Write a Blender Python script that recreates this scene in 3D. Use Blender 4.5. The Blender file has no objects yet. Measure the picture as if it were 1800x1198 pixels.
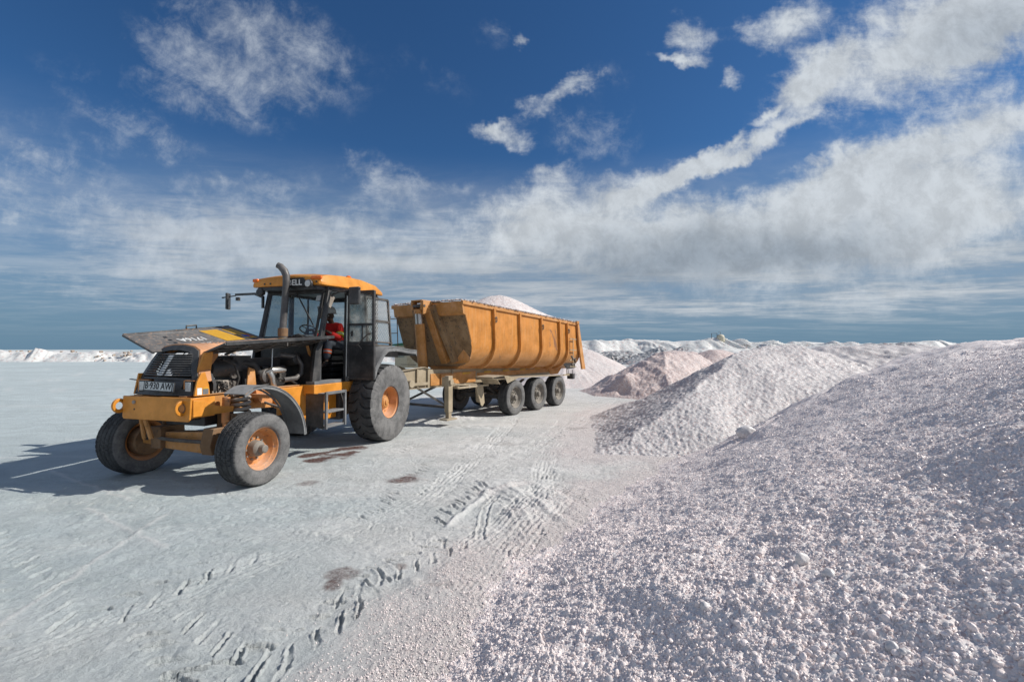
import bpy, bmesh, math, random
import numpy as np
from mathutils import Vector, Matrix

# ---------------------------------------------------------------- scene, camera, sky, sun
scene = bpy.context.scene
COL = scene.collection
R = math.radians
random.seed(7)

cam_d = bpy.data.cameras.new("camera")
cam = bpy.data.objects.new("camera", cam_d); COL.objects.link(cam)
cam_d.sensor_width = 36; cam_d.lens = 16.0
cam_d.clip_start = 0.05; cam_d.clip_end = 20000
cam.location = (0, 0, 1.95)
cam.rotation_euler = (R(90) + math.atan(15 / 800), 0, 0)
scene.camera = cam

SUN_EL, SUN_AZ = 37.5, 88.0          # azimuth clockwise from +Y; sun stands to the right
world = bpy.data.worlds.new("World"); scene.world = world
world.use_nodes = True
sun_d = bpy.data.lights.new("sun", 'SUN'); sun_d.energy = 4.9; sun_d.angle = R(0.5); sun_d.color = (1.0, .95, .87)
sun = bpy.data.objects.new("sun", sun_d); COL.objects.link(sun)
sd = Vector((math.sin(R(SUN_AZ)) * math.cos(R(SUN_EL)), math.cos(R(SUN_AZ)) * math.cos(R(SUN_EL)), math.sin(R(SUN_EL))))
sun.rotation_euler = sd.to_track_quat('Z', 'Y').to_euler()
scene.view_settings.view_transform = 'Standard'
scene.view_settings.look = 'None'
scene.view_settings.exposure = 0.0
scene.view_settings.gamma = 1.0
scene.view_settings.use_curve_mapping = False
scene.render.engine = 'CYCLES'

def build_world():
    nt = world.node_tree; N = nt.nodes; L = nt.links; N.clear()
    def nd(t, **k):
        n = N.new(t)
        for a, b in k.items(): setattr(n, a, b)
        return n
    def mth(op, a, b=None, c=None, clamp=False):
        n = nd('ShaderNodeMath', operation=op); n.use_clamp = clamp
        for i, v in enumerate((a, b, c)):
            if v is None: continue
            if isinstance(v, (int, float)): n.inputs[i].default_value = v
            else: L.new(v, n.inputs[i])
        return n.outputs[0]
    def smooth(v, a, b, o0=0.0, o1=1.0):
        n = nd('ShaderNodeMapRange', interpolation_type='SMOOTHSTEP')
        L.new(v, n.inputs[0])
        for i, x in ((1, a), (2, b), (3, o0), (4, o1)): n.inputs[i].default_value = x
        return n.outputs[0]
    def mixc(f, a, b, mode='MIX'):
        n = nd('ShaderNodeMix', data_type='RGBA', blend_type=mode)
        if isinstance(f, (int, float)): n.inputs[0].default_value = f
        else: L.new(f, n.inputs[0])
        for s, v in ((6, a), (7, b)):
            if isinstance(v, tuple): n.inputs[s].default_value = (*v, 1)
            else: L.new(v, n.inputs[s])
        return n.outputs[2]
    tc = nd('ShaderNodeTexCoord')
    sep = nd('ShaderNodeSeparateXYZ'); L.new(tc.outputs['Generated'], sep.inputs[0])
    X, Y, Z = sep.outputs
    zc = mth('MAXIMUM', Z, 0.012)
    ycl = mth('MAXIMUM', Y, 0.02)
    front = smooth(Y, 0.05, 0.35)
    # cloud layer plane coordinates: the natural perspective of a flat cloud deck
    comb = nd('ShaderNodeCombineXYZ')
    L.new(mth('DIVIDE', X, mth('ADD', zc, 0.10)), comb.inputs[0]); L.new(mth('DIVIDE', Y, mth('ADD', zc, 0.10)), comb.inputs[1])
    plane = comb.outputs[0]
    uv = nd('ShaderNodeCombineXYZ')
    L.new(mth('DIVIDE', X, ycl), uv.inputs[0]); L.new(mth('DIVIDE', Z, ycl), uv.inputs[1])
    def noise(vec, scale, detail, rough=.55, rot=0, sc=(1, 1, 1), loc=(0, 0, 0), dist=0.0):
        m = nd('ShaderNodeMapping'); L.new(vec, m.inputs[0])
        m.inputs['Location'].default_value = loc
        m.inputs['Rotation'].default_value = (0, 0, R(rot)); m.inputs['Scale'].default_value = sc
        n = nd('ShaderNodeTexNoise'); L.new(m.outputs[0], n.inputs['Vector'])
        n.inputs['Scale'].default_value = scale; n.inputs['Detail'].default_value = detail
        n.inputs['Roughness'].default_value = rough; n.inputs['Distortion'].default_value = dist
        return n
    # warp the masks so that cloud outlines stay ragged
    w1 = noise(uv.outputs[0], 3.2, 4, .6)
    w2 = noise(uv.outputs[0], 11, 4, .65, loc=(3, 1, 0))
    def vec(op, a, b=None, s=None):
        n = nd('ShaderNodeVectorMath', operation=op)
        L.new(a, n.inputs[0])
        if b is not None:
            if isinstance(b, tuple): n.inputs[1].default_value = b
            else: L.new(b, n.inputs[1])
        if s is not None: n.inputs['Scale'].default_value = s
        return n
    wa = vec('SCALE', vec('SUBTRACT', w1.outputs['Color'], (.5, .5, .5)).outputs[0], s=.12).outputs[0]
    wb = vec('SCALE', vec('SUBTRACT', w2.outputs['Color'], (.5, .5, .5)).outputs[0], s=.10).outputs[0]
    wuv = vec('ADD', vec('ADD', uv.outputs[0], wa).outputs[0], wb).outputs[0]
    m0 = nd('ShaderNodeMapping'); L.new(wuv, m0.inputs[0]); m0.inputs['Scale'].default_value = (1, 1, 0)
    wuv = m0.outputs[0]
    def blob(cx, cy, rx, ry, rot, amp, soft=0.0):
        m = nd('ShaderNodeMapping', vector_type='TEXTURE'); L.new(wuv, m.inputs[0])
        m.inputs['Location'].default_value = ((cx - 900) / 800, (614 - cy) / 800, 0)
        m.inputs['Rotation'].default_value = (0, 0, R(rot))
        m.inputs['Scale'].default_value = (rx / 800, ry / 800, 1)
        ln = vec('LENGTH', m.outputs[0]).outputs['Value']
        return smooth(ln, 1.35, soft, 0.0, amp)
    def total(lst):
        t = None
        for b in lst:
            o = blob(*b); t = o if t is None else mth('ADD', t, o)
        return t
    # (centre x, y, radius x, y, tilt, amount) measured on the sky of the place
    wisp = total([(420, 95, 235, 120, -12, .85), (520, 40, 120, 60, -20, .3), (505, 155, 60, 34, -10, .42), (360, 190, 130, 50, -22, .30),
                  (270, 255, 120, 42, -22, .45), (60, 300, 220, 140, -15, .45), (760, 120, 120, 40, -20, .22), (860, 60, 60, 30, 0, .3), (1010, 210, 60, 40, 30, .4), (1060, 130, 70, 30, 20, .3), (150, 150, 160, 60, -30, .25), (700, 335, 125, 46, -24, .80), (620, 300, 60, 16, -40, .4), (780, 330, 90, 18, -12, .4),
                  (420, 335, 170, 40, 4, .55), (120, 350, 160, 20, -12, .30), (20, 368, 50, 12, -5, .45),
                  (1050, 232, 85, 60, 20, .50), (640, 400, 90, 60, 0, .42), (380, 20, 120, 40, -15, .35)])
    puff = total([(890, 232, 74, 30, -12, .86), (1005, 145, 84, 22, 20, .74), (910, 68, 26, 18, 0, .65),
                  (945, 185, 60, 24, 10, .45), (860, 215, 40, 14, 0, .4),
                  (1228, 45, 60, 44, 0, .84), (1200, 92, 55, 14, -8, .78), (1300, 134, 26, 17, 20, .65),
                  (1385, 30, 88, 48, 15, .90), (1440, 130, 92, 44, 35, .86), (1370, 190, 36, 12, 30, .6),
                  (1640, 75, 300, 115, 22, 1.15), (1760, 30, 160, 90, 20, .6), (1440, 110, 90, 60, 30, .4), (1330, 250, 190, 24, 27, .66), (1330, 256, 180, 12, 27, .22), (1250, 262, 90, 16, 30, .45), (1200, 305, 170, 26, 25, .85), (1290, 235, 60, 12, 35, .5),
                  (1120, 320, 150, 42, 10, .80), (985, 300, 60, 26, 0, .62), (940, 330, 70, 36, 0, .6),
                  (1700, 260, 330, 90, 24, 1.1), (1560, 270, 150, 40, 10, .6), (1420, 330, 170, 50, 12, .95), (1640, 370, 260, 70, 5, .8),
                  (1440, 430, 460, 95, 6, 1.2), (1120, 410, 300, 70, -4, 1.05), (930, 410, 140, 60, 0, .75)])
    low = total([(880, 455, 380, 80, 0, .85), (520, 430, 330, 85, 0, .6), (250, 420, 260, 60, 0, .35), (1500, 540, 600, 30, 0, .3), (430, 420, 260, 72, -4, .78), (500, 480, 330, 50, 0, .55),
                 (240, 400, 130, 26, -6, .45), (1300, 520, 520, 32, 3, .62), (1600, 505, 320, 22, 8, .5),
                 (250, 500, 330, 36, 0, .36), (60, 490, 170, 20, -4, .22), (700, 545, 380, 30, 0, .30)])
    # textures of the deck
    nA = noise(plane, 2.1, 9, .62, rot=42, sc=(1, .42, 1), dist=.35).outputs[0]      # long streaks
    nB = noise(plane, 5.5, 8, .62, rot=-20, sc=(1, .55, 1), loc=(4, 2, 0), dist=.5).outputs[0]   # wispy fibres
    nC = noise(uv.outputs[0], 13, 10, .70, loc=(7, 3, 0), dist=.25).outputs[0]           # puffs
    nD = noise(uv.outputs[0], 5.5, 8, .62, rot=-27, sc=(.8, 3.4, 1), loc=(2, 5, 0), dist=.25).outputs[0]   # sheared streaks
    nf = mth('ADD', mth('MULTIPLY', nA, .20), mth('ADD', mth('MULTIPLY', nC, .45), mth('MULTIPLY', nD, .35)))
    comb2 = nd('ShaderNodeCombineXYZ')      # a lower, thinner deck: strongly flattened towards the horizon
    L.new(mth('DIVIDE', X, mth('ADD', zc, 0.035)), comb2.inputs[0]); L.new(mth('DIVIDE', Y, mth('ADD', zc, 0.035)), comb2.inputs[1])
    nl = noise(comb2.outputs[0], .62, 9, .60, rot=25, sc=(.55, 1.1, 1), loc=(1.3, 2.2, 0), dist=.4).outputs[0]
    nl2 = noise(comb2.outputs[0], 2.6, 8, .65, rot=12, sc=(.7, 1.1, 1), loc=(5, .4, 0), dist=.8).outputs[0]
    nw = mth('ADD', mth('MULTIPLY', nB, .40), mth('MULTIPLY', nC, .60))
    vt0 = mth('ADD', mth('MULTIPLY', nl, .35), mth('ADD', mth('MULTIPLY', nl2, .35), mth('MULTIPLY', nC, .30)))
    def dens(mask, n, gain, lo, hi, amp=3.6):
        # mask pushes the threshold of the texture
        return smooth(mth('ADD', mth('MULTIPLY', mask, gain), mth('MULTIPLY', mth('SUBTRACT', n, .5), amp)), lo, hi)
    gate = lambda m, d_: mth('MULTIPLY', smooth(m, .03, .38), d_)
    dW = gate(wisp, mth('MULTIPLY', dens(wisp, nw, 1.05, .0, 2.0, 4.4), .74))
    dP = gate(puff, mth('MULTIPLY', dens(puff, nf, 1.30, .12, 1.50, 4.4), .96))
    dL = gate(low, mth('MULTIPLY', dens(low, vt0, 1.0, .0, 1.6, 4.0), .62))
    dP = mth('MULTIPLY', dP, smooth(Z, .045, .17))
    d = mth('SUBTRACT', 1.0, mth('MULTIPLY', mth('SUBTRACT', 1.0, dW), mth('MULTIPLY', mth('SUBTRACT', 1.0, dP), mth('SUBTRACT', 1.0, dL))))
    # thin grey blue veil that fills the lower sky all round
    vm = mth('MULTIPLY', smooth(Z, .40, .17), smooth(Z, .0, .11))
    vt = mth('ADD', mth('MULTIPLY', nl, .72), mth('MULTIPLY', nl2, .28))
    lat = smooth(mth('DIVIDE', X, ycl), -1.15, -.2, .45, 1.0)
    lat = mth('ADD', mth('MULTIPLY', lat, front), mth('MULTIPLY', .8, mth('SUBTRACT', 1.0, front)))
    veil = mth('MULTIPLY', mth('MULTIPLY', vm, lat), smooth(vt, .34, .58, .52, 1.0), clamp=True)
    vcol = mixc(smooth(vt, .44, .66), (.275, .355, .45), (.56, .60, .64))
    # broken cloud for the unseen sky behind the viewer, coverage raised as neutral fill
    back = mth('MULTIPLY', smooth(mth('ADD', nA, mth('MULTIPLY', nB, .3)), .50, .80), .85)
    dens_all = mth('ADD', mth('MULTIPLY', d, front), mth('MULTIPLY', back, mth('SUBTRACT', 1.0, front)))
    # thick parts show a grey underside
    gm = total([(1180, 455, 380, 70, 6, 1.0), (1480, 445, 240, 50, 8, .5), (1750, 60, 170, 90, 20, .55), (850, 500, 420, 50, 0, .55), (480, 500, 300, 50, 0, .35)])
    gmf = mth('MULTIPLY', gm, front)
    cloud_col = mixc(mth('MULTIPLY', gmf, .9, clamp=True), (.60, .645, .69), (.30, .355, .42))
    shade = smooth(nC, .35, .65, .84, 1.08)
    cs = nd('ShaderNodeVectorMath', operation='SCALE'); L.new(cloud_col, cs.inputs[0]); L.new(shade, cs.inputs['Scale'])
    sky = nd('ShaderNodeTexSky', sky_type='NISHITA'); sky.sun_disc = False
    sky.sun_elevation = R(SUN_EL); sky.sun_rotation = R(SUN_AZ)
    sky.altitude = 0; sky.air_density = 1.0; sky.dust_density = 0.4; sky.ozone_density = 3.0
    SK = .062
    s1 = vec('MULTIPLY', sky.outputs[0], (SK * .48, SK * .89, SK * 1.26)).outputs[0]
    # low haze bank: the distant air turns steel blue
    hz = smooth(Z, 0.26, 0.0, 0.0, .90)
    s2 = mixc(hz, s1, (.140, .242, .352))
    s2 = mixc(veil, s2, vcol)
    hz2 = smooth(Z, 0.10, 0.0)
    dd = mth('MULTIPLY', dens_all, mth('SUBTRACT', 1.0, mth('MULTIPLY', hz2, .80)))
    fin = mixc(dd, s2, cs.outputs[0])
    bg = nd('ShaderNodeBackground'); L.new(fin, bg.inputs[0]); bg.inputs[1].default_value = 1.0
    out = nd('ShaderNodeOutputWorld'); L.new(bg.outputs[0], out.inputs[0])
    world.cycles.sampling_method = 'MANUAL'; world.cycles.sample_map_resolution = 512
build_world()

# ---------------------------------------------------------------- helpers: objects and meshes
def tag(o, label=None, cat=None, group=None, kind=None):
    if label: o['label'] = label
    if cat: o['category'] = cat
    if group: o['group'] = group
    if kind: o['kind'] = kind
    return o
def empty(name, loc, rz=0):
    o = bpy.data.objects.new(name, None); COL.objects.link(o)
    o.location = loc; o.rotation_euler = (0, 0, rz); o.empty_display_size = .3
    return o
def link(name, me, mat, parent=None, loc=None, rot=None, bevel=0):
    o = bpy.data.objects.new(name, me); COL.objects.link(o)
    if mat and len(me.materials) == 0: me.materials.append(mat)
    if parent is not None: o.parent = parent
    if loc: o.location = loc
    if rot: o.rotation_euler = rot
    if bevel:
        b = o.modifiers.new("bevel", 'BEVEL'); b.width = bevel; b.segments = 2; b.limit_method = 'ANGLE'; b.angle_limit = R(40)
    return o

class MB:
    def __init__(s): s.v = []; s.f = []; s.cut = []
    def add(s, vs, fs):
        s.cut.append((len(s.v), len(s.f)))
        n = len(s.v); s.v += [tuple(p) for p in vs]; s.f += [tuple(i + n for i in f) for f in fs]; return s
    def box(s, c, d, rot=None):
        x, y, z = d[0] / 2, d[1] / 2, d[2] / 2
        vs = [Vector(p) for p in ((-x, -y, -z), (x, -y, -z), (x, y, -z), (-x, y, -z), (-x, -y, z), (x, -y, z), (x, y, z), (-x, y, z))]
        if rot is not None: vs = [rot @ p for p in vs]
        c = Vector(c)
        return s.add([p + c for p in vs], [(3, 2, 1, 0), (4, 5, 6, 7), (0, 1, 5, 4), (1, 2, 6, 5), (2, 3, 7, 6), (3, 0, 4, 7)])
    def bx(s, x0, x1, y0, y1, z0, z1):
        return s.box(((x0 + x1) / 2, (y0 + y1) / 2, (z0 + z1) / 2), (abs(x1 - x0), abs(y1 - y0), abs(z1 - z0)))
    def beam(s, a, b, w, h, up=(0, 0, 1)):
        a = Vector(a); b = Vector(b); d = (b - a); L_ = d.length; d.normalize(); up = Vector(up)
        if abs(d.dot(up)) > .98: up = Vector((1, 0, 0))
        sd_ = d.cross(up).normalized(); u = sd_.cross(d).normalized()
        vs = []
        for p in (a, b):
            for sx, sz in ((-1, -1), (1, -1), (1, 1), (-1, 1)): vs.append(p + sd_ * sx * w / 2 + u * sz * h / 2)
        return s.add(vs, [(0, 1, 2, 3), (7, 6, 5, 4), (0, 4, 5, 1), (1, 5, 6, 2), (2, 6, 7, 3), (3, 7, 4, 0)])
    def tube(s, pts, r, n=10, caps=True):
        pts = [Vector(p) for p in pts]; k = len(pts)
        rs = r if isinstance(r, (list, tuple)) else [r] * k
        vs = []; fs = []; prev = None
        for i, p in enumerate(pts):
            t = (pts[min(i + 1, k - 1)] - pts[max(i - 1, 0)]).normalized()
            if prev is None:
                a = Vector((0, 0, 1)) if abs(t.z) < .9 else Vector((1, 0, 0))
                e1 = t.cross(a).normalized()
            else:
                e1 = (prev - t * prev.dot(t)).normalized()
            prev = e1; e2 = t.cross(e1)
            for j in range(n):
                q = 2 * math.pi * j / n
                vs.append(p + (e1 * math.cos(q) + e2 * math.sin(q)) * rs[i])
        for i in range(k - 1):
            for j in range(n):
                a = i * n + j; b = i * n + (j + 1) % n
                fs.append((a, b, b + n, a + n))
        if caps: fs.append(tuple(range(n - 1, -1, -1))); fs.append(tuple((k - 1) * n + j for j in range(n)))
        return s.add(vs, fs)
    def lathe(s, prof, o=(0, 0, 0), axis='y', n=32, closed=False):
        # prof: (radius, position along axis)
        o = Vector(o); vs = []; fs = []; k = len(prof)
        for r, a in prof:
            for j in range(n):
                q = 2 * math.pi * j / n; c, d = math.cos(q) * r, math.sin(q) * r
                vs.append(o + (Vector((c, a, d)) if axis == 'y' else Vector((a, c, d)) if axis == 'x' else Vector((c, d, a))))
        m = k if closed else k - 1
        for i in range(m):
            for j in range(n):
                a0 = i * n + j; b0 = i * n + (j + 1) % n; i2 = ((i + 1) % k) * n
                fs.append((a0, b0, i2 + (j + 1) % n, i2 + j))
        return s.add(vs, fs)
    def prism(s, poly, plane, a0, a1):
        def m(p, a): return {'xz': (p[0], a, p[1]), 'yz': (a, p[0], p[1]), 'xy': (p[0], p[1], a)}[plane]
        n = len(poly)
        vs = [m(p, a0) for p in poly] + [m(p, a1) for p in poly]
        fs = [tuple(range(n)), tuple(range(2 * n - 1, n - 1, -1))] + [(i, (i + 1) % n, n + (i + 1) % n, n + i) for i in range(n)]
        return s.add(vs, fs)
    def plate(s, pts, t):
        pts = [Vector(p) for p in pts]; n = len(pts)
        nr = (pts[1] - pts[0]).cross(pts[2] - pts[0]).normalized()
        vs = pts + [p - nr * t for p in pts]
        fs = [tuple(range(n)), tuple(range(2 * n - 1, n - 1, -1))] + [(i, n + i, n + (i + 1) % n, (i + 1) % n) for i in range(n)]
        return s.add(vs, fs)
    def ribbon(s, path, cross, t):
        # path: list of (x,z); strip from y=cross[0] to cross[1], thickness t downward normal
        n = len(path); vs = []; fs = []
        nrm = []
        for i in range(n):
            a = path[max(i - 1, 0)]; b = path[min(i + 1, n - 1)]
            dx, dz = b[0] - a[0], b[1] - a[1]; l = math.hypot(dx, dz); nrm.append((-dz / l, dx / l))
        for i, (x, z) in enumerate(path):
            nx, nz = nrm[i]
            vs += [(x, cross[0], z), (x, cross[1], z), (x + nx * t, cross[1], z + nz * t), (x + nx * t, cross[0], z + nz * t)]
        for i in range(n - 1):
            a = i * 4; b = a + 4
            for j in range(4): fs.append((a + j, a + (j + 1) % 4, b + (j + 1) % 4, b + j))
        fs.append((0, 3, 2, 1)); e = (n - 1) * 4; fs.append((e, e + 1, e + 2, e + 3))
        return s.add(vs, fs)
    def mesh(s, name, mat=None, ang=35):
        me = bpy.data.meshes.new(name); me.from_pydata(s.v, [], s.f)
        bm = bmesh.new(); bm.from_mesh(me); bmesh.ops.recalc_face_normals(bm, faces=bm.faces); bm.to_mesh(me); bm.free()
        for p in me.polygons: p.use_smooth = True
        me.set_sharp_from_angle(angle=R(ang))
        if mat: me.materials.append(mat)
        return me
    def pieces(s, each=False):
        """primitives that stand apart become meshes of their own"""
        k = len(s.cut); ends = s.cut[1:] + [(len(s.v), len(s.f))]; bb = []
        for (v0, f0), (v1, f1) in zip(s.cut, ends):
            a = np.array(s.v[v0:v1]); bb.append((a.min(0), a.max(0)))
        root = list(range(k))
        def find(i):
            while root[i] != i: i = root[i]
            return i
        if not each:
            for i in range(k):
                for j in range(i + 1, k):
                    gap = np.maximum(0, np.maximum(bb[i][0] - bb[j][1], bb[j][0] - bb[i][1]))
                    if np.sqrt((gap ** 2).sum()) <= max(.018, .45 * max((bb[i][1] - bb[i][0]).max(), (bb[j][1] - bb[j][0]).max())): root[find(i)] = find(j)
        out = {}
        for i in range(k):
            (v0, f0), (v1, f1) = s.cut[i], ends[i]; m = out.setdefault(find(i), MB()); n = len(m.v)
            m.cut.append((n, len(m.f))); m.v += s.v[v0:v1]; m.f += [tuple(q - v0 + n for q in f) for f in s.f[f0:f1]]
        return list(out.values())
    def build(s, name, mat, parent=None, bevel=0, ang=35, each=False, whole=False, **k):
        ps = [s] if whole else s.pieces(each)
        objs = [link(name, p.mesh(name, mat, ang), mat, parent, bevel=bevel, **k) for p in ps]
        return objs[0]

def text_mesh(body, size, mat, parent, name, mat4, bold=.0, ext=.0015, sx=1.0):
    c = bpy.data.curves.new(name, 'FONT'); c.body = body; c.size = size; c.align_x = 'CENTER'; c.align_y = 'CENTER'
    c.extrude = ext; c.offset = bold; c.resolution_u = 2
    t = bpy.data.objects.new("tmp", c); COL.objects.link(t)
    bpy.context.view_layer.update()
    me = bpy.data.meshes.new_from_object(t.evaluated_get(bpy.context.evaluated_depsgraph_get()))
    me.name = name
    bpy.data.objects.remove(t); bpy.data.curves.remove(c)
    me.transform(mat4 @ Matrix.Diagonal((sx, 1, 1, 1)))
    me.materials.clear(); me.materials.append(mat)
    o = bpy.data.objects.new(name, me); COL.objects.link(o); o.parent = parent
    return o
def frame4(origin, ex, ey):
    ex = Vector(ex).normalized(); ey = Vector(ey).normalized(); ez = ex.cross(ey).normalized(); ey = ez.cross(ex)
    m = Matrix.Identity(4)
    for i, c in enumerate((ex, ey, ez)):
        for j in range(3): m[j][i] = c[j]
    for j in range(3): m[j][3] = origin[j]
    return m

# ---------------------------------------------------------------- materials
MATS = {}
def new_mat(name):
    m = bpy.data.materials.new(name); m.use_nodes = True; MATS[name] = m
    nt = m.node_tree; b = nt.nodes['Principled BSDF']
    return m, nt, b
def nnoise(nt, scale, detail=5, rough=.6, vec=None, sc=None, dist=0):
    n = nt.nodes.new('ShaderNodeTexNoise'); n.inputs['Scale'].default_value = scale
    n.inputs['Detail'].default_value = detail; n.inputs['Roughness'].default_value = rough; n.inputs['Distortion'].default_value = dist
    tc = nt.nodes.new('ShaderNodeTexCoord'); src = tc.outputs['Object']
    if sc:
        mp = nt.nodes.new('ShaderNodeMapping'); mp.inputs['Scale'].default_value = sc
        nt.links.new(src, mp.inputs[0]); src = mp.outputs[0]
    nt.links.new(src, n.inputs['Vector'])
    return n.outputs[0]
def nramp(nt, v, lo, hi, a=0., b=1.):
    n = nt.nodes.new('ShaderNodeMapRange'); n.interpolation_type = 'SMOOTHSTEP'
    nt.links.new(v, n.inputs[0])
    for i, x in ((1, lo), (2, hi), (3, a), (4, b)): n.inputs[i].default_value = x
    return n.outputs[0]
def nmix(nt, f, a, b, mode='MIX'):
    n = nt.nodes.new('ShaderNodeMix'); n.data_type = 'RGBA'; n.blend_type = mode
    if isinstance(f, (int, float)): n.inputs[0].default_value = f
    else: nt.links.new(f, n.inputs[0])
    for s, v in ((6, a), (7, b)):
        if isinstance(v, tuple): n.inputs[s].default_value = (*v, 1)
        else: nt.links.new(v, n.inputs[s])
    return n.outputs[2]
def nmath(nt, op, a, b=None, clamp=False):
    n = nt.nodes.new('ShaderNodeMath'); n.operation = op; n.use_clamp = clamp
    for i, v in enumerate((a, b)):
        if v is None: continue
        if isinstance(v, (int, float)): n.inputs[i].default_value = v
        else: nt.links.new(v, n.inputs[i])
    return n.outputs[0]
def nbump(nt, b, h, strength, dist):
    n = nt.nodes.new('ShaderNodeBump'); n.inputs['Strength'].default_value = strength; n.inputs['Distance'].default_value = dist
    nt.links.new(h, n.inputs['Height']); nt.links.new(n.outputs[0], b.inputs['Normal']); return n
def upness(nt):
    g = nt.nodes.new('ShaderNodeNewGeometry'); s = nt.nodes.new('ShaderNodeSeparateXYZ')
    nt.links.new(g.outputs['Normal'], s.inputs[0]); return s.outputs[2]
DUST = (.50, .46, .42)
def worn(name, col, rough=.45, dust=.35, rust=.0, rustcol=(.16, .055, .02), dustcol=DUST, metallic=0, streak=False, spec=.4, var=.25, scale=3.0):
    """paint or metal with settled dust, dirt, chips"""
    m, nt, b = new_mat(name)
    n1 = nnoise(nt, scale, 8, .65)
    n2 = nnoise(nt, scale * 6, 6, .7)
    c = nmix(nt, nramp(nt, n1, .3, .7), tuple(x * (1 - var) for x in col), tuple(min(1, x * (1 + var * .4)) for x in col))
    if streak:
        ns = nnoise(nt, 15, 7, .75, sc=(1.8, 1.8, .07))
        c = nmix(nt, nramp(nt, ns, .46, .70, 0, .55), c, (.58, .34, .15))
        ns2 = nnoise(nt, 16, 5, .7, sc=(1.3, 1.3, .16))
        c = nmix(nt, nramp(nt, ns2, .57, .70, 0, .5), c, tuple(x * .40 for x in col))
    if streak:
        ms = nnoise(nt, 2.3, 9, .72, sc=(1, 1, .75), dist=1.2)
        c = nmix(nt, nramp(nt, ms, .605, .65, 0, .7), c, (.13, .07, .06))
        sz_ = nt.nodes.new('ShaderNodeSeparateXYZ'); tc_ = nt.nodes.new('ShaderNodeTexCoord'); nt.links.new(tc_.outputs['Object'], sz_.inputs[0])
        c = nmix(nt, nmath(nt, 'MULTIPLY', nramp(nt, sz_.outputs[2], 2.1, 1.45, 0, .55), nramp(nt, n1, .3, .7, .4, 1)), c, (.50, .32, .17))   # salt dust thrown up along the lower flank
    if rust:
        c = nmix(nt, nramp(nt, n2, .68 - rust * .22, .76 - rust * .18), c, rustcol)
    up = nramp(nt, upness(nt), .15, .95, 0.0, 1.0)
    dm = nmath(nt, 'MULTIPLY', nmath(nt, 'ADD', nmath(nt, 'MULTIPLY', up, .75), nramp(nt, n1, .38, .75, .15, .75)), dust * 1.5, clamp=True)
    dm = nmath(nt, 'MULTIPLY', dm, nramp(nt, n2, .25, .7, .45, 1.0))
    c = nmix(nt, dm, c, dustcol)
    nt.links.new(c, b.inputs['Base Color'])
    b.inputs['Metallic'].default_value = metallic
    b.inputs['Specular IOR Level'].default_value = spec
    r = nmath(nt, 'ADD', nmath(nt, 'MULTIPLY', dm, .5), rough, clamp=True)
    nt.links.new(r, b.inputs['Roughness'])
    nbump(nt, b, n2, .25, .004)
    return m
def plain(name, col, rough=.5, metallic=0, spec=.5):
    m, nt, b = new_mat(name); b.inputs['Base Color'].default_value = (*col, 1)
    n = nnoise(nt, 12, 4)
    nt.links.new(nmix(nt, nramp(nt, n, .3, .7), tuple(x * .82 for x in col), col), b.inputs['Base Color'])
    b.inputs['Roughness'].default_value = rough; b.inputs['Metallic'].default_value = metallic; b.inputs['Specular IOR Level'].default_value = spec
    return m
YEL = (.66, .255, .024)
worn('yellow_paint', YEL, .38, .07, .16)
worn('yellow_dirty', (.55, .235, .045), .6, .30, .40, rustcol=(.10, .05, .025))
worn('rim_orange', (.60, .235, .06), .5, .24, .5, rustcol=(.22, .08, .03))
worn('body_side', (.56, .215, .030), .5, .05, .14, streak=True)
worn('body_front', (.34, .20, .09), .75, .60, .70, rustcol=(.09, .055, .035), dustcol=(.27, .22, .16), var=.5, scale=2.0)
worn('beige_chassis', (.36, .29, .19), .7, .45, .25, dustcol=(.40, .36, .30))
worn('black_paint', (.022, .024, .027), .38, .14, .12)
worn('black_hood', (.035, .038, .042), .5, .18, .55, rustcol=(.30, .13, .04))
worn('dark_steel', (.05, .045, .04), .6, .25, .5)
worn('engine_black', (.018, .018, .02), .5, .10, .35)
worn('grey_fender', (.13, .135, .14), .7, .45, .2, dustcol=(.33, .33, .33))
worn('rubber_seal', (.016, .016, .017), .6, .10)
worn('silver_metal', (.55, .54, .52), .3, .12, .1, metallic=.85)
worn('exhaust_steel', (.09, .085, .085), .45, .2, .3, metallic=.3)
worn('spring_grey', (.26, .22, .18), .6, .45, .3)
worn('axle_brown', (.20, .105, .045), .7, .45, .6, rustcol=(.07, .04, .025), dustcol=(.30, .23, .17))
worn('wheel_grey', (.20, .18, .155), .65, .35, .4, dustcol=(.33, .30, .26))
plain('white_decal', (.78, .78, .76), .5); plain('plate_white', (.60, .61, .60), .4)
plain('ink_black', (.012, .012, .014), .5); plain('sticker_yellow', (.62, .34, .03), .5); plain('sticker_blue', (.02, .12, .50), .45)
plain('sticker_red', (.45, .03, .02), .45); plain('seat_fabric', (.018, .018, .02), .8)
plain('amber_lens', (.80, .16, .01), .15); plain('lamp_glass', (.55, .56, .55), .08, spec=.9)
plain('cream_tank', (.62, .57, .44), .6); plain('hut_wall', (.40, .35, .26), .8); plain('green_roof', (.02, .10, .05), .6)
plain('red_cloth', (.62, .015, .012), .85); plain('grey_cloth', (.085, .09, .11), .9); plain('hi_vis_yellow', (.60, .72, .02), .7)
plain('hi_vis_orange', (.85, .12, .02), .7); plain('reflective_tape', (.55, .56, .57), .4); plain('hat_white', (.50, .50, .48), .5); plain('skin', (.07, .035, .022), .6)
plain('boot', (.02, .015, .012), .7); plain('interior_grey', (.06, .063, .068), .7); plain('mirror_face', (.4, .42, .45), .05, metallic=.9)

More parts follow.
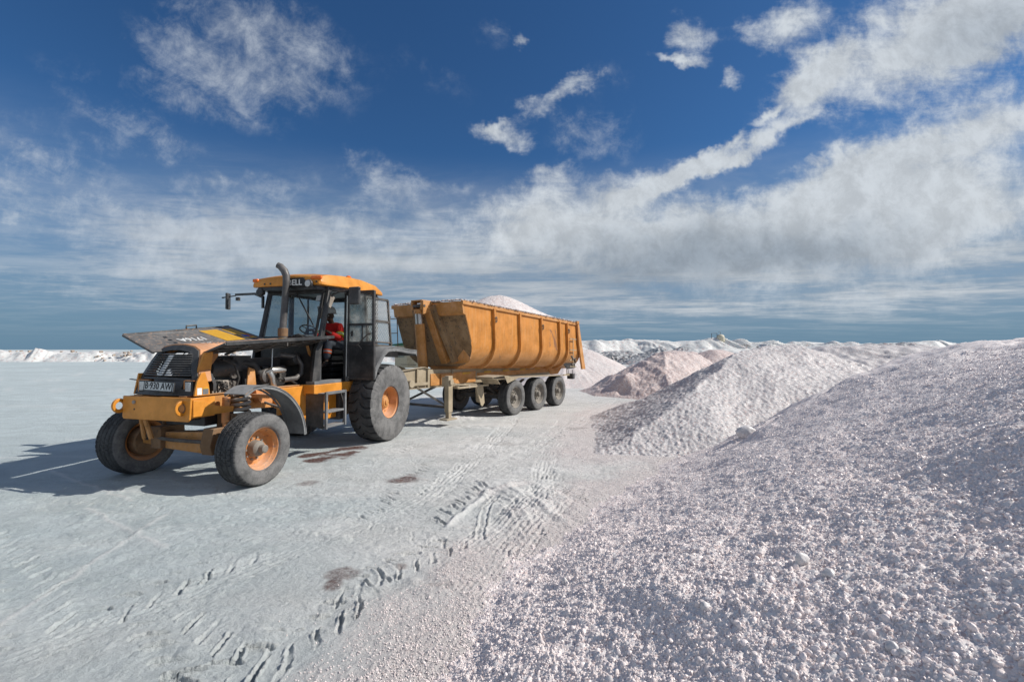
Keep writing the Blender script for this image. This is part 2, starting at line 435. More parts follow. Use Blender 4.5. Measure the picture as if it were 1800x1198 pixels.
def glass_mat(name, tint, refl=.12):
    m, nt, b = new_mat(name); nt.nodes.remove(b)
    out = nt.nodes['Material Output']
    t = nt.nodes.new('ShaderNodeBsdfTransparent'); t.inputs[0].default_value = (*tint, 1)
    g = nt.nodes.new('ShaderNodeBsdfGlossy'); g.inputs['Roughness'].default_value = .03; g.inputs[0].default_value = (.9, .95, 1, 1)
    d = nt.nodes.new('ShaderNodeBsdfTranslucent' if refl > .2 else 'ShaderNodeBsdfDiffuse'); d.inputs[0].default_value = (.7, .7, .68, 1)
    fr = nt.nodes.new('ShaderNodeFresnel'); fr.inputs[0].default_value = 1.5
    mx = nt.nodes.new('ShaderNodeMixShader'); gg = nt.nodes.new('ShaderNodeNewGeometry'); nt.links.new(nmath(nt, 'MULTIPLY', fr.outputs[0], nmath(nt, 'SUBTRACT', 1.0, gg.outputs['Backfacing'])), mx.inputs[0])
    nt.links.new(t.outputs[0], mx.inputs[1]); nt.links.new(g.outputs[0], mx.inputs[2])
    mx2 = nt.nodes.new('ShaderNodeMixShader')
    nt.links.new(nramp(nt, nnoise(nt, 3, 6), .35, .8, .02, refl), mx2.inputs[0])
    nt.links.new(mx.outputs[0], mx2.inputs[1]); nt.links.new(d.outputs[0], mx2.inputs[2])
    nt.links.new(mx2.outputs[0], out.inputs[0]); return m
glass_mat('window_glass', (.80, .84, .85), .06)
glass_mat('dusty_glass', (.72, .76, .76), .45)

def tyre_mat():
    m, nt, b = new_mat('tyre_rubber')
    n1 = nnoise(nt, 5, 7, .65); n2 = nnoise(nt, 45, 5, .7)
    c = nmix(nt, nramp(nt, n1, .3, .7), (.022, .023, .025), (.045, .047, .05))
    at = nt.nodes.new('ShaderNodeAttribute'); at.attribute_name = 'side'
    dustf = nmath(nt, 'ADD', nmath(nt, 'MULTIPLY', at.outputs['Fac'], .60), .16)
    c = nmix(nt, nmath(nt, 'MULTIPLY', nramp(nt, n2, .25, .7, .55, 1.0), nmath(nt, 'MULTIPLY', nramp(nt, n1, .3, .65, .55, 1.15), dustf), clamp=True), c, (.225, .22, .215))
    nt.links.new(c, b.inputs['Base Color']); b.inputs['Roughness'].default_value = .85; b.inputs['Specular IOR Level'].default_value = .25
    nbump(nt, b, n2, .4, .003)
tyre_mat()

def salt_mat(name, base, tint, attr=True, bump=.6, fs=160.):
    """coarse salt: pale crystals with faint pink ones; 'ground' attribute mask blends hues where the salt is dirty"""
    m, nt, b = new_mat(name)
    n0 = nnoise(nt, .55, 5, .6); n1 = nnoise(nt, 9, 6, .7); n2 = nnoise(nt, fs, 3, .8)
    c = nmix(nt, nramp(nt, n0, .35, .65), base, tint)
    c = nmix(nt, nramp(nt, n1, .38, .72, 0, .5), c, tuple(x * .80 for x in base))
    v = nt.nodes.new('ShaderNodeTexVoronoi'); v.inputs['Scale'].default_value = fs * .5
    tc = nt.nodes.new('ShaderNodeTexCoord'); nt.links.new(tc.outputs['Object'], v.inputs['Vector'])
    sp = nt.nodes.new('ShaderNodeSeparateColor'); nt.links.new(v.outputs['Color'], sp.inputs[0])
    c = nmix(nt, nramp(nt, sp.outputs[0], .2, 1., 0, .5), c, (.86, .84, .83))
    c = nmix(nt, nramp(nt, sp.outputs[1], .86, .95, 0, .55), c, (.50, .30, .27))
    nt.links.new(c, b.inputs['Base Color'])
    nt.links.new(nramp(nt, sp.outputs[2], .80, .97, .62, .22), b.inputs['Roughness'])
    b.inputs['Specular IOR Level'].default_value = .45
    h = nmath(nt, 'ADD', nmath(nt, 'MULTIPLY', v.outputs['Distance'], -.6), nmath(nt, 'MULTIPLY', n2, .8))
    nbump(nt, b, h, bump, .012)
    return m
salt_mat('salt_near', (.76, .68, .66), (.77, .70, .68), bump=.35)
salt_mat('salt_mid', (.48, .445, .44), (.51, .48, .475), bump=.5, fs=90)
salt_mat('salt_pink', (.52, .395, .36), (.57, .46, .425), fs=60)
salt_mat('salt_pale', (.59, .51, .485), (.61, .56, .54), fs=60)
salt_mat('salt_white', (.68, .68, .65), (.62, .625, .61), fs=8, bump=.35)
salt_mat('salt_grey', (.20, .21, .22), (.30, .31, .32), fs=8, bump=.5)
def ground_mat():
    m, nt, b = new_mat('salt_flat')
    at = nt.nodes.new('ShaderNodeAttribute'); at.attribute_name = 'marks'
    sp = nt.nodes.new('ShaderNodeSeparateColor'); nt.links.new(at.outputs['Color'], sp.inputs[0])
    nL = nnoise(nt, .09, 6, .6, sc=(1, 2.2, 1)); nM = nnoise(nt, 1.1, 8, .68, sc=(1, 1.5, 1), dist=.5); nF = nnoise(nt, 26, 6, .75); nG = nnoise(nt, 130, 3, .8)
    nS = nnoise(nt, 5.0, 5, .65, sc=(.35, 3.2, 1))
    c = nmix(nt, nramp(nt, nL, .32, .68), (.54, .537, .525), (.68, .67, .65))
    c = nmix(nt, nramp(nt, nM, .36, .68, 0, .75), c, (.44, .44, .425))
    c = nmix(nt, nramp(nt, nS, .50, .75, 0, .35), c, (.70, .695, .68))
    c = nmix(nt, nramp(nt, nF, .50, .74, 0, .7), c, (.33, .33, .32))
    c = nmix(nt, nramp(nt, nG, .35, .70, 0, .5), c, (.72, .71, .69))
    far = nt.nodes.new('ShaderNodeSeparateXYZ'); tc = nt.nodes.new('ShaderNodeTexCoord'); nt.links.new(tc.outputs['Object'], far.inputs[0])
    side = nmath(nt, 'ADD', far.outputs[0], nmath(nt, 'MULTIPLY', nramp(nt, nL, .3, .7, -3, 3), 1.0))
    c = nmix(nt, nramp(nt, side, .5, -6.5, 0, .8), c, nmix(nt, 1.0, c, (.71, .845, .90), 'MULTIPLY'))   # vignette darkening and cool cast painted into the ground colour on the left
    c = nmix(nt, nmath(nt, 'MULTIPLY', sp.outputs[0], nramp(nt, nF, .3, .6, .6, 1.)), c, (.60, .545, .53))       # pink salt spilled from the piles
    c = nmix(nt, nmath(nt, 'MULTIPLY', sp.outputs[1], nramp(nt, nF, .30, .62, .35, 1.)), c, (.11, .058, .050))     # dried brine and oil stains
    c = nmix(nt, sp.outputs[2], c, (.68, .675, .66))                                                                  # fresh crushed salt
    nt.links.new(c, b.inputs['Base Color']); b.inputs['Roughness'].default_value = .8; b.inputs['Specular IOR Level'].default_value = .3
    h = nmath(nt, 'ADD', nmath(nt, 'ADD', nmath(nt, 'MULTIPLY', nF, .8), nmath(nt, 'MULTIPLY', nG, .25)), nmath(nt, 'MULTIPLY', nM, 1.0))
    nbump(nt, b, h, 1.0, .03)
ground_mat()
M = MATS
# ---------------------------------------------------------------- terrain: ground, salt piles
def hsh(ix, iy, s):
    h = (ix.astype(np.int64) * 374761393 + iy.astype(np.int64) * 668265263 + s * 1442695041) & 0xffffffff
    h = ((h ^ (h >> 13)) * 1274126177) & 0xffffffff
    h = (h ^ (h >> 16)) & 0xffffffff
    return h.astype(np.float64) / 4294967295.0
def vn(x, y, s=0):
    ix = np.floor(x); iy = np.floor(y); fx = x - ix; fy = y - iy
    fx = fx * fx * (3 - 2 * fx); fy = fy * fy * (3 - 2 * fy)
    a = hsh(ix, iy, s); b = hsh(ix + 1, iy, s); c = hsh(ix, iy + 1, s); d = hsh(ix + 1, iy + 1, s)
    return (a + (b - a) * fx) * (1 - fy) + (c + (d - c) * fx) * fy - .5
def fbm(x, y, scale, octv, s=0, gain=.5):
    t = 0; a = 1.0; f = 1.0 / scale
    for i in range(octv):
        c, d = math.cos(i * 1.3), math.sin(i * 1.3)
        t = t + a * vn((x * c - y * d) * f + 17.3 * i, (x * d + y * c) * f - 9.1 * i, s + i); a *= gain; f *= 2.03
    return t
def bumps(x, y, cell, s=0):
    """rounded lumps, one per cell, random size: clods and grains"""
    gx = x / cell; gy = y / cell; ix = np.floor(gx); iy = np.floor(gy); best = np.zeros_like(x)
    for dx in (-1, 0, 1):
        for dy in (-1, 0, 1):
            cx = ix + dx; cy = iy + dy
            px = cx + hsh(cx, cy, s); py = cy + hsh(cx, cy, s + 1); r = .30 + .42 * hsh(cx, cy, s + 2) ** 2
            d2 = ((gx - px) ** 2 + (gy - py) ** 2) / (r * r)
            best = np.maximum(best, np.sqrt(np.clip(1 - d2, 0, 1)) * r)
    return best * cell
def sst(v, a, b):
    t = np.clip((v - a) / (b - a), 0, 1); return t * t * (3 - 2 * t)
def segd(x, y, a, b):
    ax, ay = a; bx, by = b; dx, dy = bx - ax, by - ay
    t = np.clip(((x - ax) * dx + (y - ay) * dy) / (dx * dx + dy * dy), 0, 1)
    return np.hypot(x - ax - t * dx, y - ay - t * dy), t
def inside_dist(x, y, poly):
    """distance to the outline of a polygon, positive inside"""
    d = np.full(x.shape, 1e9); ins = np.zeros(x.shape, bool); n = len(poly)
    for i in range(n):
        a = poly[i]; b = poly[(i + 1) % n]
        d = np.minimum(d, segd(x, y, a, b)[0])
        c = ((a[1] > y) != (b[1] > y)) & (x < (b[0] - a[0]) * (y - a[1]) / (b[1] - a[1] + 1e-12) + a[0])
        ins ^= c
    return np.where(ins, d, -d)
def grid_mesh(name, X, Y, Z, keep=None, attrs=None, wrap=False):
    ni, nj = X.shape
    co = np.stack([X, Y, Z], -1).reshape(-1, 3)
    i = np.arange(ni - 1)[:, None]; jn = nj if wrap else nj - 1; j = np.arange(jn)[None, :]; j1 = (j + 1) % nj
    f = np.stack([i * nj + j, (i + 1) * nj + j, (i + 1) * nj + j1, i * nj + j1], -1).reshape(-1, 4)
    if keep is not None:
        k = keep.reshape(-1)[f].any(1); f = f[k]
    used = np.zeros(len(co), bool); used[f.reshape(-1)] = True
    remap = np.cumsum(used) - 1; co = co[used]; f = remap[f]
    me = bpy.data.meshes.new(name)
    me.vertices.add(len(co)); me.vertices.foreach_set('co', co.astype(np.float32).reshape(-1))
    me.loops.add(f.size); me.loops.foreach_set('vertex_index', f.astype(np.int32).reshape(-1))
    me.polygons.add(len(f)); me.polygons.foreach_set('loop_start', np.arange(0, f.size, 4, dtype=np.int32))
    me.update(); me.validate()
    me.polygons.foreach_set('use_smooth', np.ones(len(me.polygons), bool))
    for an, (kind, arr) in (attrs or {}).items():
        arr = arr.reshape(-1, arr.shape[-1])[used] if kind == 'FLOAT_COLOR' else arr.reshape(-1)[used]
        a = me.attributes.new(an, kind, 'POINT')
        a.data.foreach_set('color' if kind == 'FLOAT_COLOR' else 'value', arr.astype(np.float32).reshape(-1))
    me.update(); return me

# ---- ground with tyre marks
FOOT_A = [(-1.3, -4), (-1.05, -1), (-.95, 1.2), (-.72, 2.7), (-.42, 3.6), (-.10, 4.25), (.30, 4.85), (.75, 5.7), (1.35, 6.5), (2.0, 7.2), (2.7, 8.1), (3.9, 9.5), (5.6, 10.7), (8, 11.5), (12, 11.8), (20, 11), (24, 4), (20, -4)]
FOOT_B = [(1.2, 8.3), (1.5, 9.3), (1.75, 11.2), (2.15, 13.4), (3.9, 15.9), (6.4, 17), (9, 17.2), (11.4, 15.5), (12.5, 13), (12, 10), (9.5, 8.2), (4, 7.6)]
_a1 = R(1.0)
def ground_height(x, y):
    r = np.hypot(x, y)
    far = sst(r, 60, 20)
    h = fbm(x, y, 1.6, 5, 3) * .022 + fbm(x, y, .35, 3, 11) * .010 * sst(r, 18, 8) + fbm(x, y, .07, 4, 13, .65) * .0065 * sst(r, 14, 5) + fbm(x * .5 + y * .35, y * .9 - x * .3, .12, 4, 19, .6) * .008 * sst(r, 16, 6) + np.maximum(fbm(x, y * 1.8, .30, 5, 17, .6) - .12, 0) * .035 * sst(r, 16, 6)
    h = h + bumps(x, y, .07, 5) * .16 * sst(r, 12, 5) * sst(fbm(x, y, .8, 3, 8), .0, .35)
    h = h * far + fbm(x, y, 60, 3, 30) * .10 * sst(r, 25, 90)
    pink = np.zeros_like(h); stain = np.zeros_like(h); fresh = np.zeros_like(h)
    wx = x + fbm(x, y, .16, 5, 40, .6) * .036; wy = y + fbm(x, y, .16, 5, 50, .6) * .036
    DEPN = .35 + 1.3 * sst(fbm(x, y, .14, 3, 55), -.35, .4)
    def groove(a, b, w, dep, rim=.5, fx=.0):
        nonlocal h, fresh
        w = w * .72; dep = dep * .62 * DEPN
        d, t = segd(wx, wy, a, b)
        k = np.exp(-(d / w) ** 4) * sst(np.minimum(t, 1 - t), -.05, .12)
        rm = np.exp(-((d - 2.0 * w) / w) ** 2)
        h = h - dep * .8 * k + dep * rim * rm * sst(np.minimum(t, 1 - t), -.02, .1)
        if fx: fresh = np.maximum(fresh, fx * rm)
    # rows of long lug bars next to the salt pile
    bars = [(-.91, 5.31, -.74, 5.1), (-.88, 5.58, -.71, 5.35), (-.81, 5.79, -.65, 5.58), (-.76, 5.95, -.6, 5.73), (-.70, 6.14, -.54, 5.93), (-.63, 6.27, -.49, 6.07), (-.56, 6.49, -.43, 6.27), (-.50, 6.78, -.36, 6.43)]
    for a, b, c, d in bars: groove((a, b), (c, d), .022, .045, .5)
    d, t = segd(wx, wy, (-.71, 5.03), (-.33, 6.17)); k = np.exp(-(d / .045) ** 2); h += .035 * k; fresh = np.maximum(fresh, .8 * k)
    d, t = segd(wx, wy, (-.33, 6.17), (.13, 6.54)); k = np.exp(-(d / .07) ** 2); h += .045 * k; fresh = np.maximum(fresh, .6 * k); pink = np.maximum(pink, .7 * np.exp(-(d / .14) ** 2))
    for a, b, c, d in [(-1.25, 4.11, -1.03, 3.87), (-1.2, 4.27, -1.0, 4.06), (-1.27, 3.91, -1.07, 3.68)]: groove((a, b), (c, d), .016, .035)
    # broad ribbed band made by the trailer tyres
    def band(pts, half, n, dep, fr=.4, zig=0.):
        nonlocal h, fresh
        for a, b in zip(pts[:-1], pts[1:]):
            dx, dy = b[0] - a[0], b[1] - a[1]; l = math.hypot(dx, dy); ux, uy = dx / l, dy / l
            s_ = (wx - a[0]) * ux + (wy - a[1]) * uy; c_ = -(wx - a[0]) * uy + (wy - a[1]) * ux
            m = sst(s_, -.05, .05) * sst(s_, l + .05, l - .05) * sst(np.abs(c_), half, half * .8)
            wv = np.cos(c_ / half * math.pi * n + zig * np.abs(((s_ / .05) % 1) - .5) * 6)
            h = h + m * (wv * dep - dep); fresh = np.maximum(fresh, fr * m * (wv > .2))
            e = sst(s_, -.05, .05) * sst(s_, l + .05, l - .05) * np.exp(-((np.abs(c_) - half * 1.1) / (half * .16)) ** 2); h = h + e * dep * 2.2
            fresh = np.maximum(fresh, e * fr * 1.4)
    band([(.24, 4.75), (.11, 5.42), (-.13, 5.93), (-.6, 6.6)], .12, 3, .005, .15, zig=1.)
    band([(-.32, 4.69), (-.34, 5.4), (-.19, 6.02)], .05, 1, .008, .2)
    for q in range(5):
        groove((.20 + .01 * q, 6.95 - .10 * q), (.66, 6.56 - .09 * q), .016, .012, .6, .15); groove((.66, 6.56 - .09 * q), (1.0, 6.02 - .07 * q), .016, .012, .6, .15)
    # lug tick rows: (start, end, count, tick half length, direction turned)
    def ticks(a, b, n, ln, dep, w=.02, ang=60):
        ux, uy = b[0] - a[0], b[1] - a[1]; l = math.hypot(ux, uy); ux /= l; uy /= l; q = R(ang)
        vx, vy = ux * math.cos(q) - uy * math.sin(q), ux * math.sin(q) + uy * math.cos(q)
        for i in range(n):
            f = (i + .5) / n * l; px, py = a[0] + ux * f, a[1] + uy * f
            groove((px - vx * ln, py - vy * ln), (px + vx * ln, py + vy * ln), w, dep)
    ticks((-1.62, 5.5), (-1.78, 7.0), 12, .09, .018); ticks((-2.07, 9.0), (-2.03, 10.4), 10, .13, .022, .025, 100)
    ticks((-2.1, 11.1), (-1.5, 13.1), 14, .16, .025, .03, 80); ticks((-.16, 9.5), (.81, 12.3), 22, .13, .022, .025, 75)
    ticks((-1.28, 6.0), (-1.05, 7.4), 10, .07, .016); ticks((1.7, 12.5), (2.3, 14.5), 9, .2, .02, .03, 80)
    ticks((2.2, 15.0), (3.6, 17.5), 12, .22, .02, .04, 80); ticks((.9, 9.2), (1.1, 10.3), 10, .12, .018, .02, 85)
    ticks((-2.95, 6.6), (-1.3, 7.3), 26, .04, .005, .02, 80)
    def track(a, b, half, kind, pitch, dep, bend=0., fr=.25, seed=0):
        """a wheel track: 'lug' leaves chevron bars on both shoulders, 'rib' leaves fine parallel lines"""
        nonlocal h, fresh
        dx, dy = b[0] - a[0], b[1] - a[1]; l = math.hypot(dx, dy); ux, uy = dx / l, dy / l
        s_ = (wx - a[0]) * ux + (wy - a[1]) * uy; c_ = -(wx - a[0]) * uy + (wy - a[1]) * ux
        c_ = c_ - bend * (1 - (2 * s_ / l - 1) ** 2)
        m = sst(s_, -.1, .25) * sst(s_, l + .1, l - .25) * sst(np.abs(c_), half * 1.08, half * .95) * sst(fbm(x, y, .9, 3, 900 + seed), -.55, .10)
        if kind == 'lug':
            f = ((s_ + np.abs(c_) * .75 + (c_ > 0) * pitch * .5) / pitch) % 1
            g = sst(np.abs(f - .5), .13, .07) * sst(np.abs(c_), half * .12, half * .3)
            rim_ = sst(np.abs(np.abs(f - .5) - .17), .06, .02) * sst(np.abs(c_), half * .12, half * .3)
            h = h + m * (-g * dep + rim_ * dep * .5) * DEPN; fresh = np.maximum(fresh, m * rim_ * fr)
        else:
            n = 5; wv = np.cos(c_ / half * math.pi * n); tk = ((s_ / pitch) % 1 < .35) * (np.abs(c_) > half * .7)
            h = h + m * ((wv - 1) * dep * .5 - tk * dep * .8) * DEPN; fresh = np.maximum(fresh, m * (wv > .5) * fr)
    for q, t_ in enumerate([((-3.05, 3.3), (-1.95, 5.0), .22, 'lug', .20, .020), ((-2.75, 3.55), (-1.0, 2.45), .22, 'lug', .21, .024), ((-1.55, 3.5), (-.5, 4.7), .20, 'lug', .19, .022),
                            ((-2.3, 2.35), (-1.2, 3.75), .20, 'lug', .20, .022), ((-6.2, 5.0), (-3.1, 3.0), .24, 'lug', .22, .012), ((-1.9, 5.2), (-1.6, 8.2), .22, 'lug', .17, .014),
                            ((-2.3, 8.6), (-1.9, 11.5), .30, 'lug', .18, .02), ((-.6, 6.8), (1.5, 12.8), .16, 'rib', .09, .012), ((.4, 5.6), (1.0, 9.6), .17, 'rib', .09, .012), ((-.5, 4.4), (.7, 7.3), .16, 'rib', .08, .012),
                            ((1.3, 10.8), (4.2, 17.5), .18, 'rib', .1, .016), ((2.2, 11.0), (6.0, 19.0), .18, 'rib', .1, .014), ((-1.2, 9.8), (1.6, 10.6), .18, 'lug', .16, .014), ((-.8, 8.2), (2.2, 12.0), .18, 'lug', .16, .014),
                            ((-4.6, 6.4), (-.6, 4.4), .24, 'lug', .2, .008), ((-5.5, 3.8), (-2.2, 6.2), .2, 'rib', .1, .006), ((-8, 6), (-3.5, 5.2), .22, 'lug', .2, .008), ((-3.4, 2.6), (-.9, 6.6), .17, 'rib', .1, .007), ((-.3, 3.6), (.9, 6.4), .17, 'rib', .1, .012)]):
        track(*t_, bend=(.15, -.1, .05, -.2)[q % 4], seed=q)
    track((-1.1, 5.95), (.10, 13.59), .18, 'rib', .1, .016, bend=-.08, fr=.5, seed=50)
    # churned low mound where wheels turned against the pile
    q_ = np.exp(-(((x - .22) / .55) ** 2 + ((y - 5.75) / .85) ** 2)); h = h + q_ * (.055 + fbm(x, y, .35, 4, 930) * .09 + np.abs(fbm(x * 1.4 + y * .7, y * .3, .22, 3, 935)) * .07); fresh = np.maximum(fresh, sst(q_ + fbm(x, y, .3, 4, 940) * .5, .35, .8) * .55)
    for a, b in [((-4.1, 5.42), (-3.9, 4.47)), ((-3.9, 4.47), (-3.73, 3.73)), ((-3.73, 3.73), (-3.6, 3.0)), ((-7.5, 7.4), (-4.9, 5.9)), ((-5.2, 5.6), (-3.4, 4.5))]:
        d, t = segd(wx, wy, a, b); fresh = np.maximum(fresh, .55 * np.exp(-(d / .03) ** 2)); h += .006 * np.exp(-(d / .03) ** 2)
    for i in range(16):                                            # long faint wheel ruts over the flat
        y0 = 6 + i * 2.3; d = np.abs(wy - (y0 + .10 * wx * (i % 3 - 1) + .4 * np.sin(wx * .12 + i)))
        fresh = np.maximum(fresh, .30 * np.exp(-(d / (.05 + .01 * i)) ** 2) * (fbm(x, y, 4, 2, 70 + i) > -.1))
    # piled up crushed salt by the drive wheel and landing leg
    for cx, cy, rx, ry, hh in [(-1.7, 12.6, .9, .35, .10), (-.9, 11.4, .7, .25, .07), (-.2, 6.6, .35, .25, .03), (-.7, 9.2, .5, .25, .045), (.4, 7.3, .35, .2, .03), (-2.4, 11.7, .5, .2, .06)]:
        k = np.exp(-(((x - cx) / rx) ** 2 + ((y - cy) / ry) ** 2)); kk = k * (1 + fbm(x, y, .3, 4, 80) * 1.6)
        h += hh * kk; fresh = np.maximum(fresh, np.clip(kk * 1.3, 0, 1) * .8)
    # salt spilled around the piles
    nn = fbm(x, y, .5, 4, 90) * .6
    for P_, w in ((FOOT_A, .85), (FOOT_B, 1.1)):
        d = -inside_dist(x, y, P_); k = sst(d + nn, w, -.05); pink = np.maximum(pink, k * .9)
        h += bumps(x, y, .03, 95) * .5 * k * sst(r, 9, 4) + .012 * k
    # rust red stains
    n2 = fbm(x, y, .25, 4, 60)
    for cx, cy, rx, ry, a_, rot in [(-1.6, 6.93, .24, .20, 1.0, .1), (-3.02, 6.66, .20, .13, .6, 0), (-1.46, 4.0, .15, .09, .7, .1), (-1.49, 3.84, .06, .09, .9, .5), (-.99, 4.12, .07, .06, .8, .2), (1.52, 11.2, .35, .22, .45, 0), (-2.6, 12.5, .3, .15, .5, 0),
                                    (-.63, 3.8, .16, .05, .3, .3), (-1.95, 2.60, .12, .06, .6, .3), (-.1, 9.4, .15, .15, .35, 0)]:
        k = sst(np.sqrt(((x - cx) / rx) ** 2 + ((y - cy) / ry) ** 2) + n2 * 1.3, 1.25, .35); stain = np.maximum(stain, k * a_)
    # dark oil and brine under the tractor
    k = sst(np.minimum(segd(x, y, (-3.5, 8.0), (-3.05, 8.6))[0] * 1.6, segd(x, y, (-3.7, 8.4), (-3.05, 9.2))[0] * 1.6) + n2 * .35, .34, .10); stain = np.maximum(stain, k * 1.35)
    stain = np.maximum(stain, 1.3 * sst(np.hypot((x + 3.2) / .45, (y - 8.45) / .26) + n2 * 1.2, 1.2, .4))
    return h, np.clip(np.stack([pink, stain, fresh, np.ones_like(h)], -1), 0, 1.4)

az = np.concatenate([np.linspace(-53, 34, 620), np.linspace(36, 306, 60)[:-1]])
rr = np.concatenate([[.02, .5, 1., 1.5, 2.0], np.exp(np.linspace(math.log(2.3), math.log(26), 860)), np.exp(np.linspace(math.log(26.6), math.log(9000), 80))])
RR, AA = np.meshgrid(rr, np.radians(az), indexing='ij')
GX, GY = RR * np.sin(AA), RR * np.cos(AA)
GZ, GM = ground_height(GX, GY)
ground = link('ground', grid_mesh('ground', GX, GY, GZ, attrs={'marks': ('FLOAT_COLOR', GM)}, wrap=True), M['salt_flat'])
tag(ground, kind='structure')

# ---- dumped salt piles (each a thing)
def polar(az0, az1, na, r0, r1, nr):
    r_ = np.exp(np.linspace(math.log(r0), math.log(r1), nr)); a_ = np.radians(np.linspace(az0, az1, na))
    Rr, Aa = np.meshgrid(r_, a_, indexing='ij'); return Rr * np.sin(Aa), Rr * np.cos(Aa), Rr
def pile_obj(name, label, X, Y, Z, mat, attrs=None, cut=-.05):
    o = link(name, grid_mesh(name, X, Y, Z, keep=Z > cut, attrs=attrs), M[mat])
    tag(o, label, 'salt pile', 'pink salt piles dumped on the flat'); return o

def height_A(x, y):
    s = inside_dist(x + fbm(x, y, 1.1, 3, 5) * .22, y + fbm(x, y, 1.1, 3, 6) * .22, FOOT_A)
    bk = sst(y, 5.2, 8.2)
    Ls = 3.25 * (1 - bk) + 2.0 * bk
    s1 = np.maximum(s - .12, 0); ease = s1 * s1 / (s1 + .35)
    lin = ease * (.52 + .20 * bk); top = 2.26 + .02 * np.maximum(s, 0)
    h = (lin + top - np.sqrt((lin - top) ** 2 + .22 * sst(lin, 0, 1.2))) / 2 
    h = np.where(s < .12, (s - .12) * .12, h)
    inn = sst(s, .2, 1.6)
    h = h + fbm(x, y, 2.6, 3, 7) * .14 * inn
    # slump line and hollow running down from the ridge
    d, t = segd(x + fbm(x, y, .6, 3, 14) * .12, y, (6.9, 8.5), (3.4, 7.0)); h -= .10 * np.exp(-(d / .10) ** 2) * inn
    d, t = segd(x, y, (7.2, 8.0), (3.6, 6.7)); h += .07 * np.exp(-(d / .16) ** 2) * inn
    d, t = segd(x + fbm(x, y, .7, 3, 15) * .2, y + fbm(x, y, .7, 3, 16) * .2, (6.4, 6.4), (9.5, 6.0)); h -= .06 * np.exp(-(d / .13) ** 2) * inn
    rough = fbm(x, y, .42, 3, 20) * .036 + fbm(x, y, .11, 3, 24) * .020
    gr = bumps(x, y, .07, 31) * .20 + bumps(x, y, .034, 34) * .50 + bumps(x, y, .019, 37) * .55
    return h + (rough + gr - .01) * sst(s, -.10, .35), s
AX, AY, AR = polar(-28, 100, 640, .75, 16.5, 830)
AZ, AS = height_A(AX, AY)
dens = np.clip(12000 / np.maximum(AR, 1.) ** 1.3, 400, 8000) * sst(AS, -.55, .1) * (AR < 9)
near_pile = pile_obj('salt_pile', 'large pinkish white salt pile of coarse grains filling the right foreground', AX, AY, AZ, 'salt_near', attrs={'dens': ('FLOAT', dens)})

def height_B(x, y):
    s = inside_dist(x + fbm(x, y, 1.3, 3, 105) * .25, y + fbm(x, y, 1.3, 3, 106) * .25, FOOT_B)
    s1 = np.maximum(s - .1, 0); ease = s1 * s1 / (s1 + .7)
    lin = ease * .61; top = 2.08 + .02 * s; h = (lin + top - np.sqrt((lin - top) ** 2 + .2 * sst(lin, 0, 1.2))) / 2; h = np.where(s < .2, (s - .2) * .12, h); inn = sst(s, .2, 1.6)
    h = h + fbm(x, y, 2.4, 3, 107) * .16 * inn - sst(x, 10.2, 13.0) * .18 * inn
    d, t = segd(x + fbm(x, y, .6, 3, 114) * .1, y, (8.7, 13.6), (10.4, 10.2)); h -= .16 * np.exp(-(d / .16) ** 2) * inn
    d, t = segd(x, y, (8.3, 13.4), (9.9, 10.1)); h += .10 * np.exp(-(d / .2) ** 2) * inn
    return h + (fbm(x, y, .5, 3, 120) * .030 + fbm(x, y, .11, 3, 124, .6) * .024 + bumps(x, y, .06, 131) * .60 + bumps(x, y, .026, 132) * .4) * sst(s, -.1, .4), s
BX, BY, _ = polar(4, 56, 420, 7.4, 18.5, 420); BZ, _s = height_B(BX, BY)
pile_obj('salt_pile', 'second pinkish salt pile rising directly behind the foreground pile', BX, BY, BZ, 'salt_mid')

def cone_pile(name, label, cones, mat, box, n, seed, rough=1., cut=-.05):
    """cones: (x, y, height, slope) merged as tipped loads, talus furrows run down their sides"""
    x0, x1, y0, y1 = box
    X, Y = np.meshgrid(np.linspace(x0, x1, n[0]), np.linspace(y0, y1, n[1]), indexing='ij')
    w = fbm(X, Y, 1.5, 3, seed) * .5
    Z = np.full(X.shape, -9.0)
    for i, c in enumerate(cones):
        cx, cy, hh, sl = c[:4]; lx, ly = (c[4], c[5]) if len(c) > 4 else (cx + .01, cy)
        d, t = segd(X + w * .5, Y + w * .5, (cx, cy), (lx, ly))
        th = np.arctan2(Y - cy, X - cx)
        fur = vn(th * 9 + i * 7, d * .15, seed + 3) * .16 * np.clip(d / 2, 0, 1) + vn(th * 24 + i * 3, d * .1, seed + 4) * .08 * np.clip(d / 2, 0, 1)
        rd = np.sqrt(d * d + .16) - .4
        z = hh - rd * sl + fur * rough
        Z = np.maximum(Z, z) if i == 0 else (Z + z + np.sqrt((Z - z) ** 2 + .02)) / 2
    Z = np.where(Z < .25, .25 - (.25 - Z) * .7, Z)
    Z = Z + (fbm(X, Y, .5, 4, seed + 9) * .10 + bumps(X, Y, .16, seed + 12) * .30) * rough * sst(Z, -.1, .4)
    return pile_obj(name, label, X, Y, Z, mat, cut=cut)
